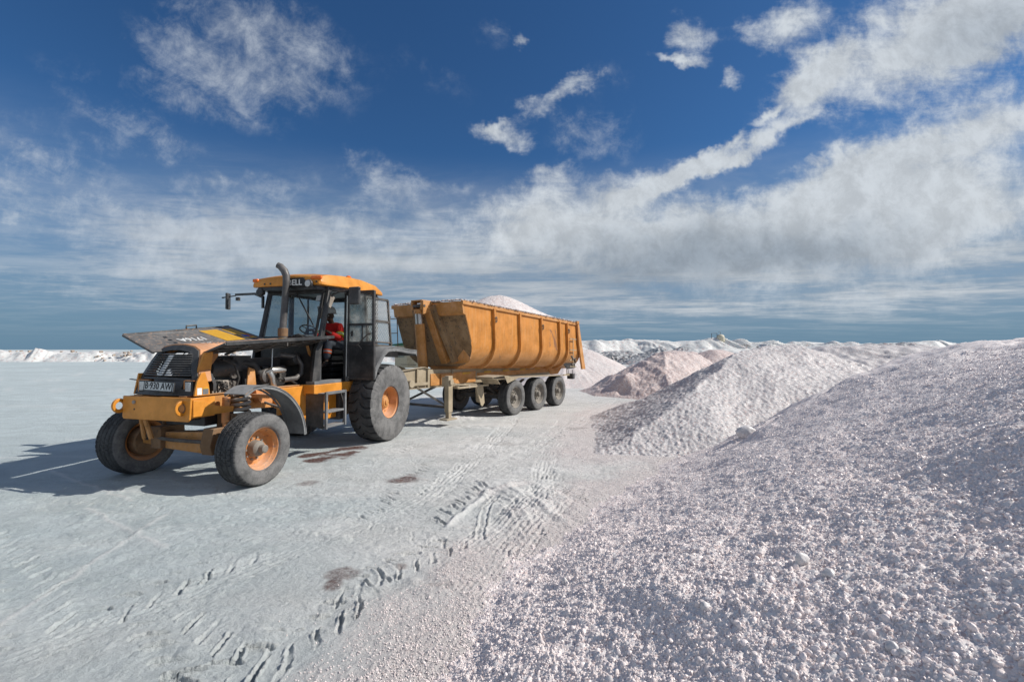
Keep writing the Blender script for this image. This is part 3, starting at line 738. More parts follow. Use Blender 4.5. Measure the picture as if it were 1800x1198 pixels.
def height_C(x, y):
    P_ = [(3.3, 21.6), (3.7, 19.2), (5.7, 16.8), (8.4, 17.6), (11.2, 19.4), (13, 23), (12, 27), (6.5, 27)]
    s = inside_dist(x + fbm(x, y, 1.2, 3, 205) * .25, y + fbm(x, y, 1.2, 3, 206) * .25, P_)
    h = s * .56; top = 1.86 + fbm(x, y, 1.5, 3, 207) * .10
    h = (h + top - np.sqrt((h - top) ** 2 + .02)) / 2
    h = h - .16 * sst(x * .5 - y + 15.6, -.5, .6) * sst(h, 1.1, 1.7)          # shovelled notch under the rim
    h = h + .34 * np.exp(-(((x - 4.75) / .42) ** 2 + ((y - 19.3) / .5) ** 2)) - .22 * np.exp(-(((x - 4.55) / .2) ** 2 + ((y - 18.75) / .25) ** 2))
    dn = vn(x * 4 + y * .8, y * .5, 208) * .06 * (x > 5.8) + fbm(x, y, .45, 4, 209) * .13 * sst(6.6 - x + (y - 18) * .3, -.3, .5) + fbm(x, y, .2, 3, 212) * .04
    h = np.where(h < .25, .25 - (.25 - h) * .75, h)
    return h + dn * sst(s, -.1, .5) + bumps(x, y, .07, 211) * .4
CX, CY, _ = polar(6, 34, 300, 15.5, 28, 300)
pile_obj('salt_pile', 'rose tinted salt pile with a flat shovelled top standing behind the second pile', CX, CY, height_C(CX, CY), 'salt_pink')
cone_pile('salt_pile', 'small darker rose salt pile at the right shoulder of the flat topped pile',
          [(9.9, 22.6, 1.93, .50, 10.6, 23.2)], 'salt_pink', (5.5, 15.5, 18.5, 28), (200, 200), 230, .45)
cone_pile('salt_pile', 'pale pink salt pile rising right behind the tail of the trailer',
          [(3.0, 27.0, 1.95, .55, 4.6, 27.6), (.5, 29.0, 1.95, .5, 3, 29)], 'salt_pale', (-6, 12, 21, 34), (280, 220), 250, .4)
cone_pile('salt_pile', 'low pale salt pile in the gap behind the two nearest piles',
          [(12.2, 17.8, 2.08, .42, 15.5, 17), (19, 17.5, 2.1, .45, 26, 15)], 'salt_mid', (8.5, 32, 11.5, 24), (300, 190), 270)
cone_pile('salt_pile', 'broad white salt pile beyond the rose piles with a long gentle back',
          [(15.5, 38, 2.0, .35, 22, 37), (12, 36, 1.5, .4)], 'salt_white', (6, 31, 30, 44), (240, 150), 290)

# ---- salt grains lying on the near pile
def grain_points(name, src, dname, seed, smin, smax, mat, mult=1.0):
    ng = bpy.data.node_groups.new(name, 'GeometryNodeTree')
    ng.interface.new_socket('Geometry', in_out='INPUT', socket_type='NodeSocketGeometry')
    ng.interface.new_socket('Geometry', in_out='OUTPUT', socket_type='NodeSocketGeometry')
    N = ng.nodes; L = ng.links
    gi = N.new('NodeGroupInput'); go = N.new('NodeGroupOutput')
    dp = N.new('GeometryNodeDistributePointsOnFaces'); dp.inputs['Seed'].default_value = seed
    at = N.new('GeometryNodeInputNamedAttribute'); at.data_type = 'FLOAT'; at.inputs[0].default_value = dname
    mm = N.new('ShaderNodeMath'); mm.operation = 'MULTIPLY'; mm.inputs[1].default_value = mult
    L.new(at.outputs[0], mm.inputs[0]); L.new(mm.outputs[0], dp.inputs['Density'])
    ic = N.new('GeometryNodeMeshIcoSphere'); ic.inputs['Radius'].default_value = 1; ic.inputs['Subdivisions'].default_value = 2 if smax > .02 else 1
    sm = N.new('GeometryNodeSetMaterial'); sm.inputs['Material'].default_value = M[mat]
    L.new(ic.outputs[0], sm.inputs[0])
    ip = N.new('GeometryNodeInstanceOnPoints')
    rv = N.new('FunctionNodeRandomValue'); rv.data_type = 'FLOAT_VECTOR'
    rv.inputs[0].default_value = (smin * .8, smin * .8, smin * .6); rv.inputs[1].default_value = (smax, smax, smax * .8)
    ro = N.new('FunctionNodeRandomValue'); ro.data_type = 'FLOAT_VECTOR'; ro.inputs[1].default_value = (6.3, 6.3, 6.3); ro.inputs['Seed'].default_value = 5
    L.new(gi.outputs[0], dp.inputs['Mesh']); L.new(dp.outputs['Points'], ip.inputs['Points']); L.new(sm.outputs[0], ip.inputs['Instance'])
    L.new(rv.outputs[0], ip.inputs['Scale']); L.new(ro.outputs[0], ip.inputs['Rotation']); L.new(ip.outputs[0], go.inputs[0])
    o = bpy.data.objects.new(name, src); COL.objects.link(o)
    md = o.modifiers.new('grains', 'NODES'); md.node_group = ng
    tag(o, kind='stuff'); return o
def crystal_mat(name, col):
    m, nt, b = new_mat(name)
    oi = nt.nodes.new('ShaderNodeObjectInfo')
    n = nnoise(nt, 3, 2)
    c = nmix(nt, oi.outputs['Random'], tuple(x * .86 for x in col), tuple(min(1, x * 1.13) for x in col))
    nt.links.new(c, b.inputs['Base Color']); b.inputs['Roughness'].default_value = .38; b.inputs['Specular IOR Level'].default_value = .45
crystal_mat('crystal', (.82, .725, .70))
me_g = near_pile.data
grain_points('salt_grains', me_g, 'dens', 1, .0036, .0100, 'crystal', 1.25)
grain_points('salt_clods', me_g, 'dens', 9, .010, .021, 'crystal', .035)
# grains spilled over the flat in front of the pile
_r, _a = np.meshgrid(np.exp(np.linspace(math.log(2.3), math.log(9), 260)), np.radians(np.linspace(-27, 32, 200)), indexing='ij')
_x, _y = _r * np.sin(_a), _r * np.cos(_a); _z, _m = ground_height(_x, _y)
_d = _m[..., 0] ** 1.6 * np.clip(16000 / _r ** 1.5, 60, 5200)
_d = _d + sst(-inside_dist(_x, _y, FOOT_A) + fbm(_x, _y, .4, 3, 700), 1.3, .2) * 220 / _r
spill = grid_mesh('spilled_salt', _x, _y, _z + .002, attrs={'dens': ('FLOAT', _d)})
grain_points('spilled_grains', spill, 'dens', 21, .0028, .0078, 'crystal')
grain_points('spilled_clods', spill, 'dens', 23, .007, .014, 'crystal', .012)
# single big lumps that can be pointed at
def zA(x, y): return float(height_A(np.array([[x]]), np.array([[y]]))[0][0, 0])
def on_pile(px, py):
    """a point of the pile surface met by a sight line from eye height"""
    d = Vector(((px - 900) / 800, 1, (614 - py) / 800)); t = 1.0
    for i in range(600):
        p = Vector((0, 0, 1.95)) + d * t
        if p.z < zA(p.x, p.y): return p
        t += .02
    return p
def lump(px, py, r, label, sq=(1, 1, .8), seed=0):
    p = on_pile(px, py); rnd = random.Random(seed)
    bm = bmesh.new(); bmesh.ops.create_icosphere(bm, subdivisions=3, radius=r)
    for v in bm.verts:
        n = v.co.normalized(); k = 1 + .13 * math.sin(n.x * 4 + seed) + .12 * math.sin(n.y * 5 + seed * 2) + .06 * math.sin(n.z * 9 + n.x * 7) + rnd.uniform(-.015, .015)
        v.co = Vector((v.co.x * sq[0] * k, v.co.y * sq[1] * k, v.co.z * sq[2] * k))
    me = bpy.data.meshes.new('salt_lump'); bm.to_mesh(me); bm.free()
    for f in me.polygons: f.use_smooth = True
    o = link('salt_lump', me, M['crystal_smooth'], loc=(p.x, p.y, zA(p.x, p.y) + r * .35))
    tag(o, label, 'salt lump', 'salt lumps on the foreground pile')
m_, nt_, b_ = new_mat('crystal_smooth'); b_.inputs['Roughness'].default_value = .4
nt_.links.new(nmix(nt_, nramp(nt_, nnoise(nt_, 30, 5), .35, .7), (.60, .57, .565), (.76, .73, .72)), b_.inputs['Base Color'])
nbump(nt_, b_, nnoise(nt_, 90, 4), .5, .004)
lump(1560, 1140, .024, 'biggest rounded salt lump with a smaller one pressed against it', seed=1)
lump(1582, 1147, .016, 'smaller salt lump pressed against the right side of the biggest lump', seed=5)
lump(992, 1022, .026, 'lone pebble shaped salt lump low on the left slope near the foot of the pile', (1, .8, 1), seed=2)
lump(1237, 1066, .024, 'egg shaped salt lump on the middle of the foreground slope below the twin lumps', (1.1, .8, .8), seed=3)
lump(1405, 984, .030, 'pointed salt lump left of the rounded one halfway up the foreground slope', (1, .8, 1.1), seed=4)
lump(1452, 1008, .027, 'rounded salt lump right of the pointed one halfway up the foreground slope', (1.2, .9, .8), seed=7)
lump(1310, 764, .13, 'large crusted salt clod sitting on the left skyline of the foreground pile', (1.5, .8, .7), seed=8)

# ---- far salt ridge, berm, rubble, tank, hut
def ridge(name, x0, x1, yline, hline, seed, mat, n, depth=11, step=(2.2, 4.2), sl=.62, kind='structure', rough=1., ck=1., label=None, cat=None):
    rnd = random.Random(seed)
    X, V = np.meshgrid(np.linspace(x0, x1, n[0]), np.linspace(-depth, depth * .6, n[1]), indexing='ij')
    Y = yline(X) + V; Z = np.full(X.shape, -3.0)
    wX = X + fbm(X, Y, 5, 3, seed) * 1.0
    x = x0; i = 0
    while x < x1 + 4:
        for row in range(2):
            cx = x + rnd.uniform(-.8, .8); cy = float(yline(np.array(cx))) + row * 3.2 + rnd.uniform(-.9, .9) - .5
            hh = float(hline(np.array(cx))) * rnd.uniform(.80, 1.05) * ck * (.90 if row == 0 else 1.)
            m = (np.abs(X[:, 0] - cx) < 12); i0, i1 = np.argmax(m), len(m) - np.argmax(m[::-1])
            if i1 <= i0: continue
            sx, sy = wX[i0:i1], Y[i0:i1]
            # a tipped load leans: long furrowed front slope running down to the right
            dx = (sx - cx) - (cy - sy) * .55; d = np.hypot(dx * 1.0, (sy - cy) * .9)
            th = np.arctan2(sy - cy, dx)
            z = hh - (np.sqrt(d * d + .3) - .55) * sl + vn(th * 6 + i * 5, d * .08, seed + 2) * .55 * np.clip(d / 3, 0, 1) * rough
            Z[i0:i1] = np.maximum(Z[i0:i1], z); i += 1
        x += rnd.uniform(*step)
    # the tip face: a long bank with parallel furrows running down it, slanting to the right
    edge = fbm(X, Y * 0, 9, 3, seed + 20) * 3.0 + fbm(X, Y * 0, 2.2, 2, seed + 21) * .9
    top = hline(X) * (.90 + fbm(X, Y, 6, 3, seed + 22) * .22)
    bank = top - np.maximum(0, -V + edge - 1.0) * sl * 1.05
    Z = (Z + bank + np.sqrt((Z - bank) ** 2 + .03)) / 2
    u = X + V * .95 + fbm(X, Y, 4, 3, seed + 23) * 1.2
    fw = np.abs(vn(u / 2.2, V * .05, seed + 24)) * 2 + np.abs(vn(u / .8, V * .1, seed + 25)) * .6
    amp = sst(fbm(X, Y * 0, 12, 2, seed + 26), -.3, .25)
    Z = Z - (.55 - fw) * 1.5 * rough * (.25 + .75 * amp) * sst(Z, .0, .9) * sst(V, 2.5, -.8)
    Z += fbm(X, Y, 1.6, 4, seed + 5) * .16 * rough * sst(Z, -.2, .8)
    o = link(name, grid_mesh(name, X, Y, Z, keep=Z > -.1), M[mat]); 
    tag(o, label, cat, None, kind); return o
ridge('salt_ridge', 6, 150, lambda x: 96 - .03 * x + 3 * np.sin(x * .05), lambda x: 4.35 - sst(x, 12, 90) * 1.1 + .25 * np.sin(x * .31), 401, 'salt_white', (900, 56))
ridge('salt_ridge', 40, 190, lambda x: 74 + .05 * x, lambda x: 2.6 + .35 * np.sin(x * .23) + .2 * np.sin(x * .51), 431, 'salt_white', (700, 40), depth=8, sl=.5)
ridge('salt_berm', -130, -8, lambda x: 72 - .05 * x + 0 * x, lambda x: 1.85 + .18 * np.sin(x * .21) + .12 * np.sin(x * .7), 461, 'salt_white', (900, 36), depth=6, step=(1.6, 3.0), sl=.75, rough=.6, ck=.72)
ridge('salt_berm', -30, 14, lambda x: 88 + 0 * x, lambda x: 1.3 + .2 * np.sin(x * .4), 466, 'salt_white', (260, 26), depth=6, step=(1.8, 3.0), sl=.6, rough=.5, ck=.7)
def grey_mound(cones, box, n, seed, label):
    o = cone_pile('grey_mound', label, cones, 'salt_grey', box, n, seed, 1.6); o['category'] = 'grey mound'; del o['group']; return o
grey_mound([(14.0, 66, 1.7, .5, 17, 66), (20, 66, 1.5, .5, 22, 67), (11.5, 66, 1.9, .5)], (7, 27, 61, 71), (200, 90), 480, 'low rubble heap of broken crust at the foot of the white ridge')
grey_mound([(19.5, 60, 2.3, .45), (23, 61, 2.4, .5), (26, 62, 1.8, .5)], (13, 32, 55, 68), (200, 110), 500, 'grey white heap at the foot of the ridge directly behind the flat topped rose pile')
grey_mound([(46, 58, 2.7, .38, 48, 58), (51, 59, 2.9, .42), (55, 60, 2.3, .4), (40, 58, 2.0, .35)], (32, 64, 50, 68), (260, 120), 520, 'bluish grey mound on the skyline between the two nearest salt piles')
cone_pile('salt_pile', 'small bright white cone of salt leaning on the bluish grey mound',
          [(43.6, 55, 2.5, .6)], 'salt_white', (38, 50, 50, 60), (120, 100), 540)
# rubble blocks on the grey heap
rb = random.Random(3)
mb = MB()
for k in range(150):
    x = rb.uniform(8.5, 25); y = 64.2 + rb.uniform(-1.6, .6); s_ = rb.uniform(.12, .42)
    q = Matrix.Rotation(rb.uniform(0, 3), 3, 'Z') @ Matrix.Rotation(rb.uniform(-.6, .6), 3, 'X')
    mb.box((x, y, rb.uniform(.1, 1.3)), (s_ * rb.uniform(.8, 2), s_, s_ * rb.uniform(.5, 1)), q)
tag(mb.build('crust_rubble', M['salt_grey'], None, whole=True), kind='stuff')
# berm clods with tan stains
mb = MB()
for k in range(110):
    x = rb.uniform(-92, -42); y = 72 - .05 * x - rb.uniform(-.4, 3.0); s_ = rb.uniform(.10, .34)
    zz = max(.1, 1.7 - abs(72 - .05 * x - y) * .58)
    mb.box((x, y, zz), (s_ * 1.6, s_, s_), Matrix.Rotation(rb.uniform(0, 3), 3, 'Z') @ Matrix.Rotation(rb.uniform(-.7, .7), 3, 'X'))
plain('tan_clod', (.42, .34, .28), .9)
tag(mb.build('berm_clods', M['tan_clod'], None, whole=True), kind='stuff')

tank = empty('storage_tank', (44.0, 96.0, 3.55)); tag(tank, 'small cream domed tank on the crest of the far white ridge', 'tank'); tank.scale = (.82, .82, .82)
MB().lathe([(.0, 1.95), (.35, 1.93), (.7, 1.75), (.92, 1.45), (.95, 1.2), (.95, .2), (.9, 0), (0, 0)], axis='z', n=28).build('tank_shell', M['cream_tank'], tank)
MB().tube([(0, 0, 1.9), (0, 0, 2.5), (-.5, 0, 2.55)], .05, 8).build('vent_pipe', M['dark_steel'], tank)
MB().tube([(-2.3, 0, -1.2), (-2.3, 0, 2.2), (-.9, 0, 2.2), (-.9, 0, 1.0)], .07, 8).build('pipe', M['dark_steel'], tank)
for sx in (-.7, .7):
    for sy in (-.5, .5): MB().tube([(sx, sy, -2.6), (sx, sy, .05)], .07, 8).build('leg', M['dark_steel'], tank)
MB().tube([(-2.3, 0, 2.2), (-2.3, 0, -2.6)], .04, 6).build('post', M['dark_steel'], tank)

hut = empty('site_hut', (-11.0, 50, 0)); tag(hut, 'small tan hut with a green roof edge half hidden behind the trailer front', 'hut')
MB().bx(-1.5, 1.5, -1.4, 1.4, -.05, 2.35).build('wall', M['hut_wall'], hut)
MB().prism([(-1.75, 2.36), (1.75, 2.36), (1.75, 2.50), (0, 2.75), (-1.75, 2.50)], 'xz', -1.6, 1.6).build('roof', M['green_roof'], hut)
MB().bx(-.2, .6, -1.43, -1.402, 0, 1.95).build('door', M['beige_chassis'], hut)
MB().bx(-1.2, -.5, -1.43, -1.402, 1.1, 1.8).build('window', M['window_glass'], hut)
# ---------------------------------------------------------------- tyres and wheels
def tyre_mesh(name, rad, rim_r, width, kind, nseg=360):
    """axis along y, centre at origin; outer side at +y"""
    hw = width / 2; prof = []      # (r, y, tread flag)
    prof += [(rim_r, -hw * .62, 0), (rim_r + .015, -hw * .80, 0), (rim_r + (rad - rim_r) * .25, -hw * .96, 0), (rim_r + (rad - rim_r) * .5, -hw * 1.0, 0), (rim_r + (rad - rim_r) * .74, -hw * .97, 0), (rad - .035, -hw * .90, 0), (rad - .022, -hw * .865, 1)]
    nt_ = 40
    for i in range(nt_ + 1):
        t = -1 + 2 * i / nt_
        y = t * hw * .84
        prof.append((rad - .014 * abs(t) ** 3 * (1.6 if kind == 'lug' else 1), y, 2))
    prof += [(r, -y, f) for r, y, f in prof[6::-1]]
    q = np.linspace(0, 2 * np.pi, nseg, endpoint=False)
    P = np.array([(r, y) for r, y, f in prof]); F = np.array([f for *_, f in prof])
    Rr = np.repeat(P[:, 0][:, None], nseg, 1); Yy = np.repeat(P[:, 1][:, None], nseg, 1); Q = np.repeat(q[None], len(P), 0)
    yn = Yy / hw
    tr = (F == 2)[:, None] | (F == 1)[:, None]
    if kind == 'lug':        # worn earthmover tread: swept bars that meet near the middle
        n = 26
        side = (yn > 0).astype(float)
        ph = Q * n / (2 * np.pi) + .5 * side + np.abs(yn) * 1.05 + .22 * np.sin(np.abs(yn) * 5)
        g = np.abs((ph % 1) - .5) * 2
        dep = sst(g, .76, .90) * .040 * sst(np.abs(yn), .04, .16)
        Rr = Rr - np.where(tr, dep, 0)
        ph2 = (Q * n / (2 * np.pi) + .5 * side + .90 * 1.05 + .22 * math.sin(4.5)); g2 = np.abs((ph2 % 1) - .5) * 2
        sh = (F == 0)[:, None] & (P[:, 0] > rad - .13)[:, None]
        Yy = Yy * (1 - np.where(sh, sst(g2, .78, .9) * .025, 0))
    elif kind == 'block':    # truck tread: zigzag ribs cut by sipes
        zz = np.abs(((Q * 44 / (2 * np.pi)) % 1) - .5) * 2 - .5
        d = np.zeros_like(Q)
        for c in (-.62, -.22, .22, .62):
            d = np.maximum(d, sst(np.abs(yn - c - zz * .045), .050, .022))
        sp_ = np.abs(((Q * 44 / (2 * np.pi) + .25 * np.sign(np.sin(yn * 9))) % 1) - .5) * 2
        d = np.maximum(d, sst(sp_, .86, .95) * .8)
        Rr = Rr - np.where(tr, d * .016, 0)
    else:                    # circumferential ribs
        zz = np.abs(((Q * 60 / (2 * np.pi)) % 1) - .5) * 2 - .5
        d = np.zeros_like(Q)
        for c in (-.5, 0., .5, -.78, .78): d = np.maximum(d, sst(np.abs(yn - c - zz * .02), .055, .03))
        Rr = Rr - np.where(tr, d * .012, 0)
    for s_ in (0.30, .62, .84):     # raised rings of the sidewall
        Yy = Yy + np.where((np.abs(Rr - (rim_r + (rad - rim_r) * s_)) < .02) & (F == 0)[:, None], np.sign(Yy) * .004, 0)
    co = np.stack([Rr * np.cos(Q), Yy, Rr * np.sin(Q)], -1).reshape(-1, 3); k = len(P)
    i = np.arange(k - 1)[:, None]; j = np.arange(nseg)[None]; j1 = (j + 1) % nseg
    f = np.stack([i * nseg + j, i * nseg + j1, (i + 1) * nseg + j1, (i + 1) * nseg + j], -1).reshape(-1, 4)
    me = bpy.data.meshes.new(name); me.from_pydata(co.tolist(), [], f.tolist())
    for p in me.polygons: p.use_smooth = True
    me.set_sharp_from_angle(angle=R(40)); me.materials.append(M['tyre_rubber'])
    sa = me.attributes.new('side', 'FLOAT', 'POINT'); sa.data.foreach_set('value', np.repeat((F == 0).astype(np.float32)[:, None], nseg, 1).reshape(-1)); return me
def nuts(n, rc, y, r, l, mbx, ax=1):
    for i in range(n):
        q = 2 * math.pi * i / n
        mbx.tube([(rc * math.cos(q), y, rc * math.sin(q)), (rc * math.cos(q), y + l, rc * math.sin(q))], r, 6)
    return mbx

def wheel(kind, parent, loc, flip, name='wheel'):
    """rim is the part, tyre and hub its sub-parts; +y is the outer side"""
    S = WH[kind]
    rot = (0, S['spin'] + random.uniform(-.3, .3) * 0, math.pi if flip else 0)
    o = link(name, S['rim'], None, parent, loc=loc, rot=(0, 0, math.pi) if flip else None)
    link('tyre', S['tyre'], None, o); link('hub', S['hub'], None, o)
    if 'drum' in S: link('brake_drum', S['drum'], None, o)
    return o
WH = {}
def rim_profile(rim_r, w, dish):
    return [(rim_r + .02, w), (rim_r + .025, w - .012), (rim_r, w - .03), (rim_r - .012, w - .07), (rim_r - .03, w - .09), (rim_r - .045, dish + .03), (rim_r - .06, dish + .01), (rim_r * .50, dish), (.001, dish - .001),
            (.001, dish - .02), (rim_r * .5, dish - .02), (rim_r - .06, dish - .02), (rim_r - .03, -w + .05), (rim_r - .01, -w + .02), (rim_r + .02, -w)]
# front wheel of the tractor: deep orange dish, dirty protruding hub
f_rim = MB().lathe(rim_profile(.292, .165, -.02), n=48).mesh('rim', M['rim_orange'], 28)
h = MB().lathe([(.0, .20), (.045, .20), (.058, .19), (.06, .12), (.085, .11), (.11, .08), (.118, .03), (.12, -.019)], n=32)
nuts(10, .155, -.021, .016, .03, h)
WH['front'] = dict(rim=f_rim, tyre=tyre_mesh('tyre', .525, .29, .385, 'block'), hub=h.mesh('hub', M['wheel_grey'], 30), spin=0,
                   drum=MB().lathe([(0, -.22), (.21, -.22), (.225, -.20), (.225, -.05), (.2, -.041)], n=36).mesh('brake_drum', M['axle_brown']))
# rear wheel: orange rim, toothed yellow planetary hub
r_rim = MB().lathe([(.335, .22), (.34, .205), (.318, .19), (.305, .12), (.285, .06), (.27, .03), (.20, .02), (.001, .018), (.001, -.02), (.27, -.02), (.30, -.2), (.335, -.22)], n=56).mesh('rim', M['rim_orange'], 28)
h = MB()
gear = []
for i in range(56):
    q = 2 * math.pi * i / 56; rr_ = .150 if (i % 4) < 2 else .138
    gear.append((rr_ * math.cos(q), rr_ * math.sin(q)))
h.prism(gear, 'xz', .019, .085)
h.lathe([(.125, .084), (.125, .10), (.105, .108), (.10, .12), (.055, .125), (.052, .145), (.03, .15), (0, .15)], n=32)
nuts(16, .115, .098, .008, .014, h); nuts(12, .225, .021, .014, .022, h)
WH['rear'] = dict(rim=r_rim, tyre=tyre_mesh('tyre', .827, .335, .58, 'lug', 640), hub=h.mesh('hub', M['yellow_dirty'], 25), spin=0)
t_rim = MB().lathe(rim_profile(.292, .165, .055), n=44).mesh('rim', M['wheel_grey'], 28)
h = MB().lathe([(0, .19), (.06, .19), (.075, .175), (.078, .12), (.10, .10), (.11, .056)], n=28)
nuts(10, .165, .054, .017, .035, h)
WH['trailer'] = dict(rim=t_rim, tyre=tyre_mesh('tyre', .526, .29, .36, 'rib', 300), hub=h.mesh('hub', M['wheel_grey'], 30), spin=0,
                     drum=MB().lathe([(0, -.20), (.20, -.20), (.21, -.19), (.21, -.03), (.2, .03)], n=32).mesh('brake_drum', M['dark_steel']))

# ---------------------------------------------------------------- the tractor (x forward, y to its left, z up)
TR = empty('haulage_tractor', (-3.903, 10.238, 0), R(-(90 + 16.2)))
tag(TR, 'yellow and black haulage tractor standing with its bonnet flaps open, coupled to the trailer', 'tractor')
for nm, k, x, y in (('front_wheel', 'front', 3.396, 1.341 - .1925), ('front_wheel', 'front', 3.396, -1.341 + .1925), ('rear_wheel', 'rear', 0, 1.389 - .29), ('rear_wheel', 'rear', 0, -1.389 + .29)):
    wheel(k, TR, (x, y, .515 if k == 'front' else .812), y < 0, nm)
Y_, YD, BK = M['yellow_paint'], M['yellow_dirty'], M['black_paint']; EBK = M['engine_black']
# chassis
for s in (1, -1):
    m = MB().prism([(3.93, 1.0), (3.93, 1.285), (1.2, 1.285), (1.0, 1.20), (-1.2, 1.20), (-1.2, .95), (1.0, .88), (3.0, 1.0)], 'xz', s * .40, s * .47)
    m.bx(1.2, 3.93, s * .36, s * .50, 1.285, 1.30)
    m.build('frame_rail', YD, TR, .006)
MB().bx(1.3, 1.42, -.4, .4, .95, 1.25).bx(-.9, -.8, -.4, .4, .95, 1.18).bx(2.85, 2.95, -.4, .4, 1.0, 1.24).build('cross_member', M['dark_steel'], TR, each=True)
bp = MB().prism([(-.62, .955), (.60, .955), (.63, .985), (.655, 1.285), (-.63, 1.285), (-.64, .99)], 'yz', 3.955, 3.985)
bp.bx(3.60, 3.954, .60, .635, 1.0, 1.28).bx(3.75, 3.954, -.625, -.60, 1.0, 1.28)
bump = bp.build('bumper_plate', Y_, TR, .008)
def hook(y):
    m = MB(); n = 22; vs = []
    for t in (-.02, .02):
        for i in range(n):
            q = 2 * math.pi * i / n; vs.append((4.00 + .105 * math.cos(q) * .9, y + t, 1.14 + .105 * math.sin(q)))
        for i in range(n):
            q = 2 * math.pi * i / n; vs.append((4.00 + .055 * math.cos(q), y + t, 1.14 + .055 * math.sin(q)))
    fs = []
    for i in range(n):
        j = (i + 1) % n
        fs += [(i, j, n + j, n + i), (2 * n + j, 2 * n + i, 3 * n + i, 3 * n + j), (i, 2 * n + i, 2 * n + j, j), (n + j, 3 * n + j, 3 * n + i, n + i)]
    m.add(vs, fs); return m
# towing eyes: one stands clear of the plate's far edge, one comes through a slot beside the near edge
e = hook(-.68); e.bx(3.6, 3.93, -.70, -.66, 1.06, 1.22); e.build('towing_eye', Y_, TR, .006)
e = hook(.50); e.prism([(3.93, 1.05), (3.93, 1.23), (3.80, 1.24)], 'xz', .48, .52); e.build('towing_eye', Y_, TR, .006)
MB().prism([(3.95, 1.02), (3.95, 1.25), (3.80, 1.24), (3.66, 1.16), (3.55, 1.13), (3.30, 1.10), (3.32, 1.02)], 'xz', .638, .66).build('towing_bracket', Y_, TR, .004)
MB().tube([(3.985, -.40, 1.20), (4.003, -.40, 1.20)], .026, 10).build('bolt', M['spring_grey'], TR)
MB().tube([(3.985, -.40, 1.10), (3.988, -.40, 1.10)], .014, 10).build('bolt_hole', M['ink_black'], TR)
MB().lathe([(.058, 3.986), (.075, 3.986), (.078, 3.990), (.055, 3.990)], o=(0, .49, 1.14), axis='x', n=24, closed=True).build('slot_edge', M['axle_brown'], TR)

# axle, springs, dampers
m = MB().beam((3.396, -.98, .56), (3.396, .98, .56), .14, .16)
m.prism([(-.9, .50), (-.35, .44), (.45, .40), (.95, .48), (.95, .62), (.45, .74), (-.35, .70), (-.9, .64)], 'yz', 3.36, 3.52)
m.build('front_axle', YD, TR, .012)
MB().bx(3.05, 3.55, -.38, .38, .82, 1.04).bx(3.6, 3.85, -.30, .38, .93, 1.02).build('sump_guard', EBK, TR, .01)
MB().prism([(3.20, .42), (3.62, .42), (3.66, .55), (3.60, .80), (3.22, .80), (3.16, .6)], 'xz', .42, .62).bx(3.24, 3.34, .36, .66, .74, .98).build('axle_bracket', M['axle_brown'], TR, .01)
MB().prism([(3.20, .45), (3.60, .45), (3.60, .78), (3.22, .78)], 'xz', -.62, -.42).build('axle_bracket', M['axle_brown'], TR, .01)
MB().tube([(3.55, -.75, .62), (3.60, -.2, .60), (3.60, .5, .60)], .028, 8).tube([(3.55, -.75, .62), (3.45, -.88, .56)], .05, 8).build('steering_rod', M['dark_steel'], TR)
for s in (1, -1):
    pts = [(3.13 + .118 * math.cos(q * .45), s * .60 + .118 * math.sin(q * .45), .80 + .46 * q / 84) for q in range(85)]
    MB().tube(pts, .026, 8).build('coil_spring', M['spring_grey'], TR)
    MB().lathe([(.13, .78), (.13, .80), (0, .80)], o=(3.13, s * .6, 0), axis='z', n=20).lathe([(.13, 1.26), (.13, 1.28), (0, 1.28)], o=(3.13, s * .6, 0), axis='z', n=20).build('spring_seat', YD, TR, each=True)
    MB().tube([(3.40, s * .60, .50), (3.40, s * .60, .86), (3.40, s * .60, .861), (3.385, s * .60, 1.24)], [.036, .036, .052, .052], 14).build('damper', M['axle_brown'] if s < 0 else M['rim_orange'], TR)
MB().tube([(3.75, -.62, 1.0), (3.62, -.72, .60)], .03, 8).tube([(3.78, -.5, .98), (3.66, -.52, .62)], .035, 8).build('axle_strut', YD, TR, each=True)
MB().tube([(-.0, -1.0, .82), (0, 1.0, .82)], .17, 16).lathe([(.0, .5), (.26, .42), (.34, .2), (.34, -.2), (.2, -.4), (0, -.45)], o=(0, 0, .80), axis='x', n=24).build('rear_axle', M['axle_brown'], TR)

# nose: black louvred mask under an orange rim
def npt(y, z):  # raked surface of the mask
    t = (z - 1.30) / .72
    return (3.955 - .25 * t - .05 * t * t - .10 * (abs(y) / .6) ** 2, y, z)
outline = [(-.60, 1.30), (-.615, 1.42), (-.585, 1.60), (-.50, 1.78), (-.42, 1.92), (-.30, 1.985), (-.12, 2.015), (.10, 2.015), (.28, 1.985), (.38, 1.93), (.42, 1.84), (.47, 1.66), (.56, 1.48), (.60, 1.40), (.60, 1.30)]
def in_out(z, side, inset=0):
    pts = outline if side < 0 else outline
    L_ = [(-.60, 1.30), (-.615, 1.42), (-.585, 1.60), (-.50, 1.78), (-.42, 1.92), (-.30, 1.985)]
    Rr_ = [(.60, 1.30), (.60, 1.40), (.56, 1.48), (.47, 1.66), (.42, 1.84), (.38, 1.93), (.28, 1.985)]
    seq = L_ if side < 0 else Rr_
    for a, b in zip(seq[:-1], seq[1:]):
        if a[1] <= z <= b[1]:
            t = (z - a[1]) / (b[1] - a[1]); return a[0] + (b[0] - a[0]) * t
    return seq[-1][0]
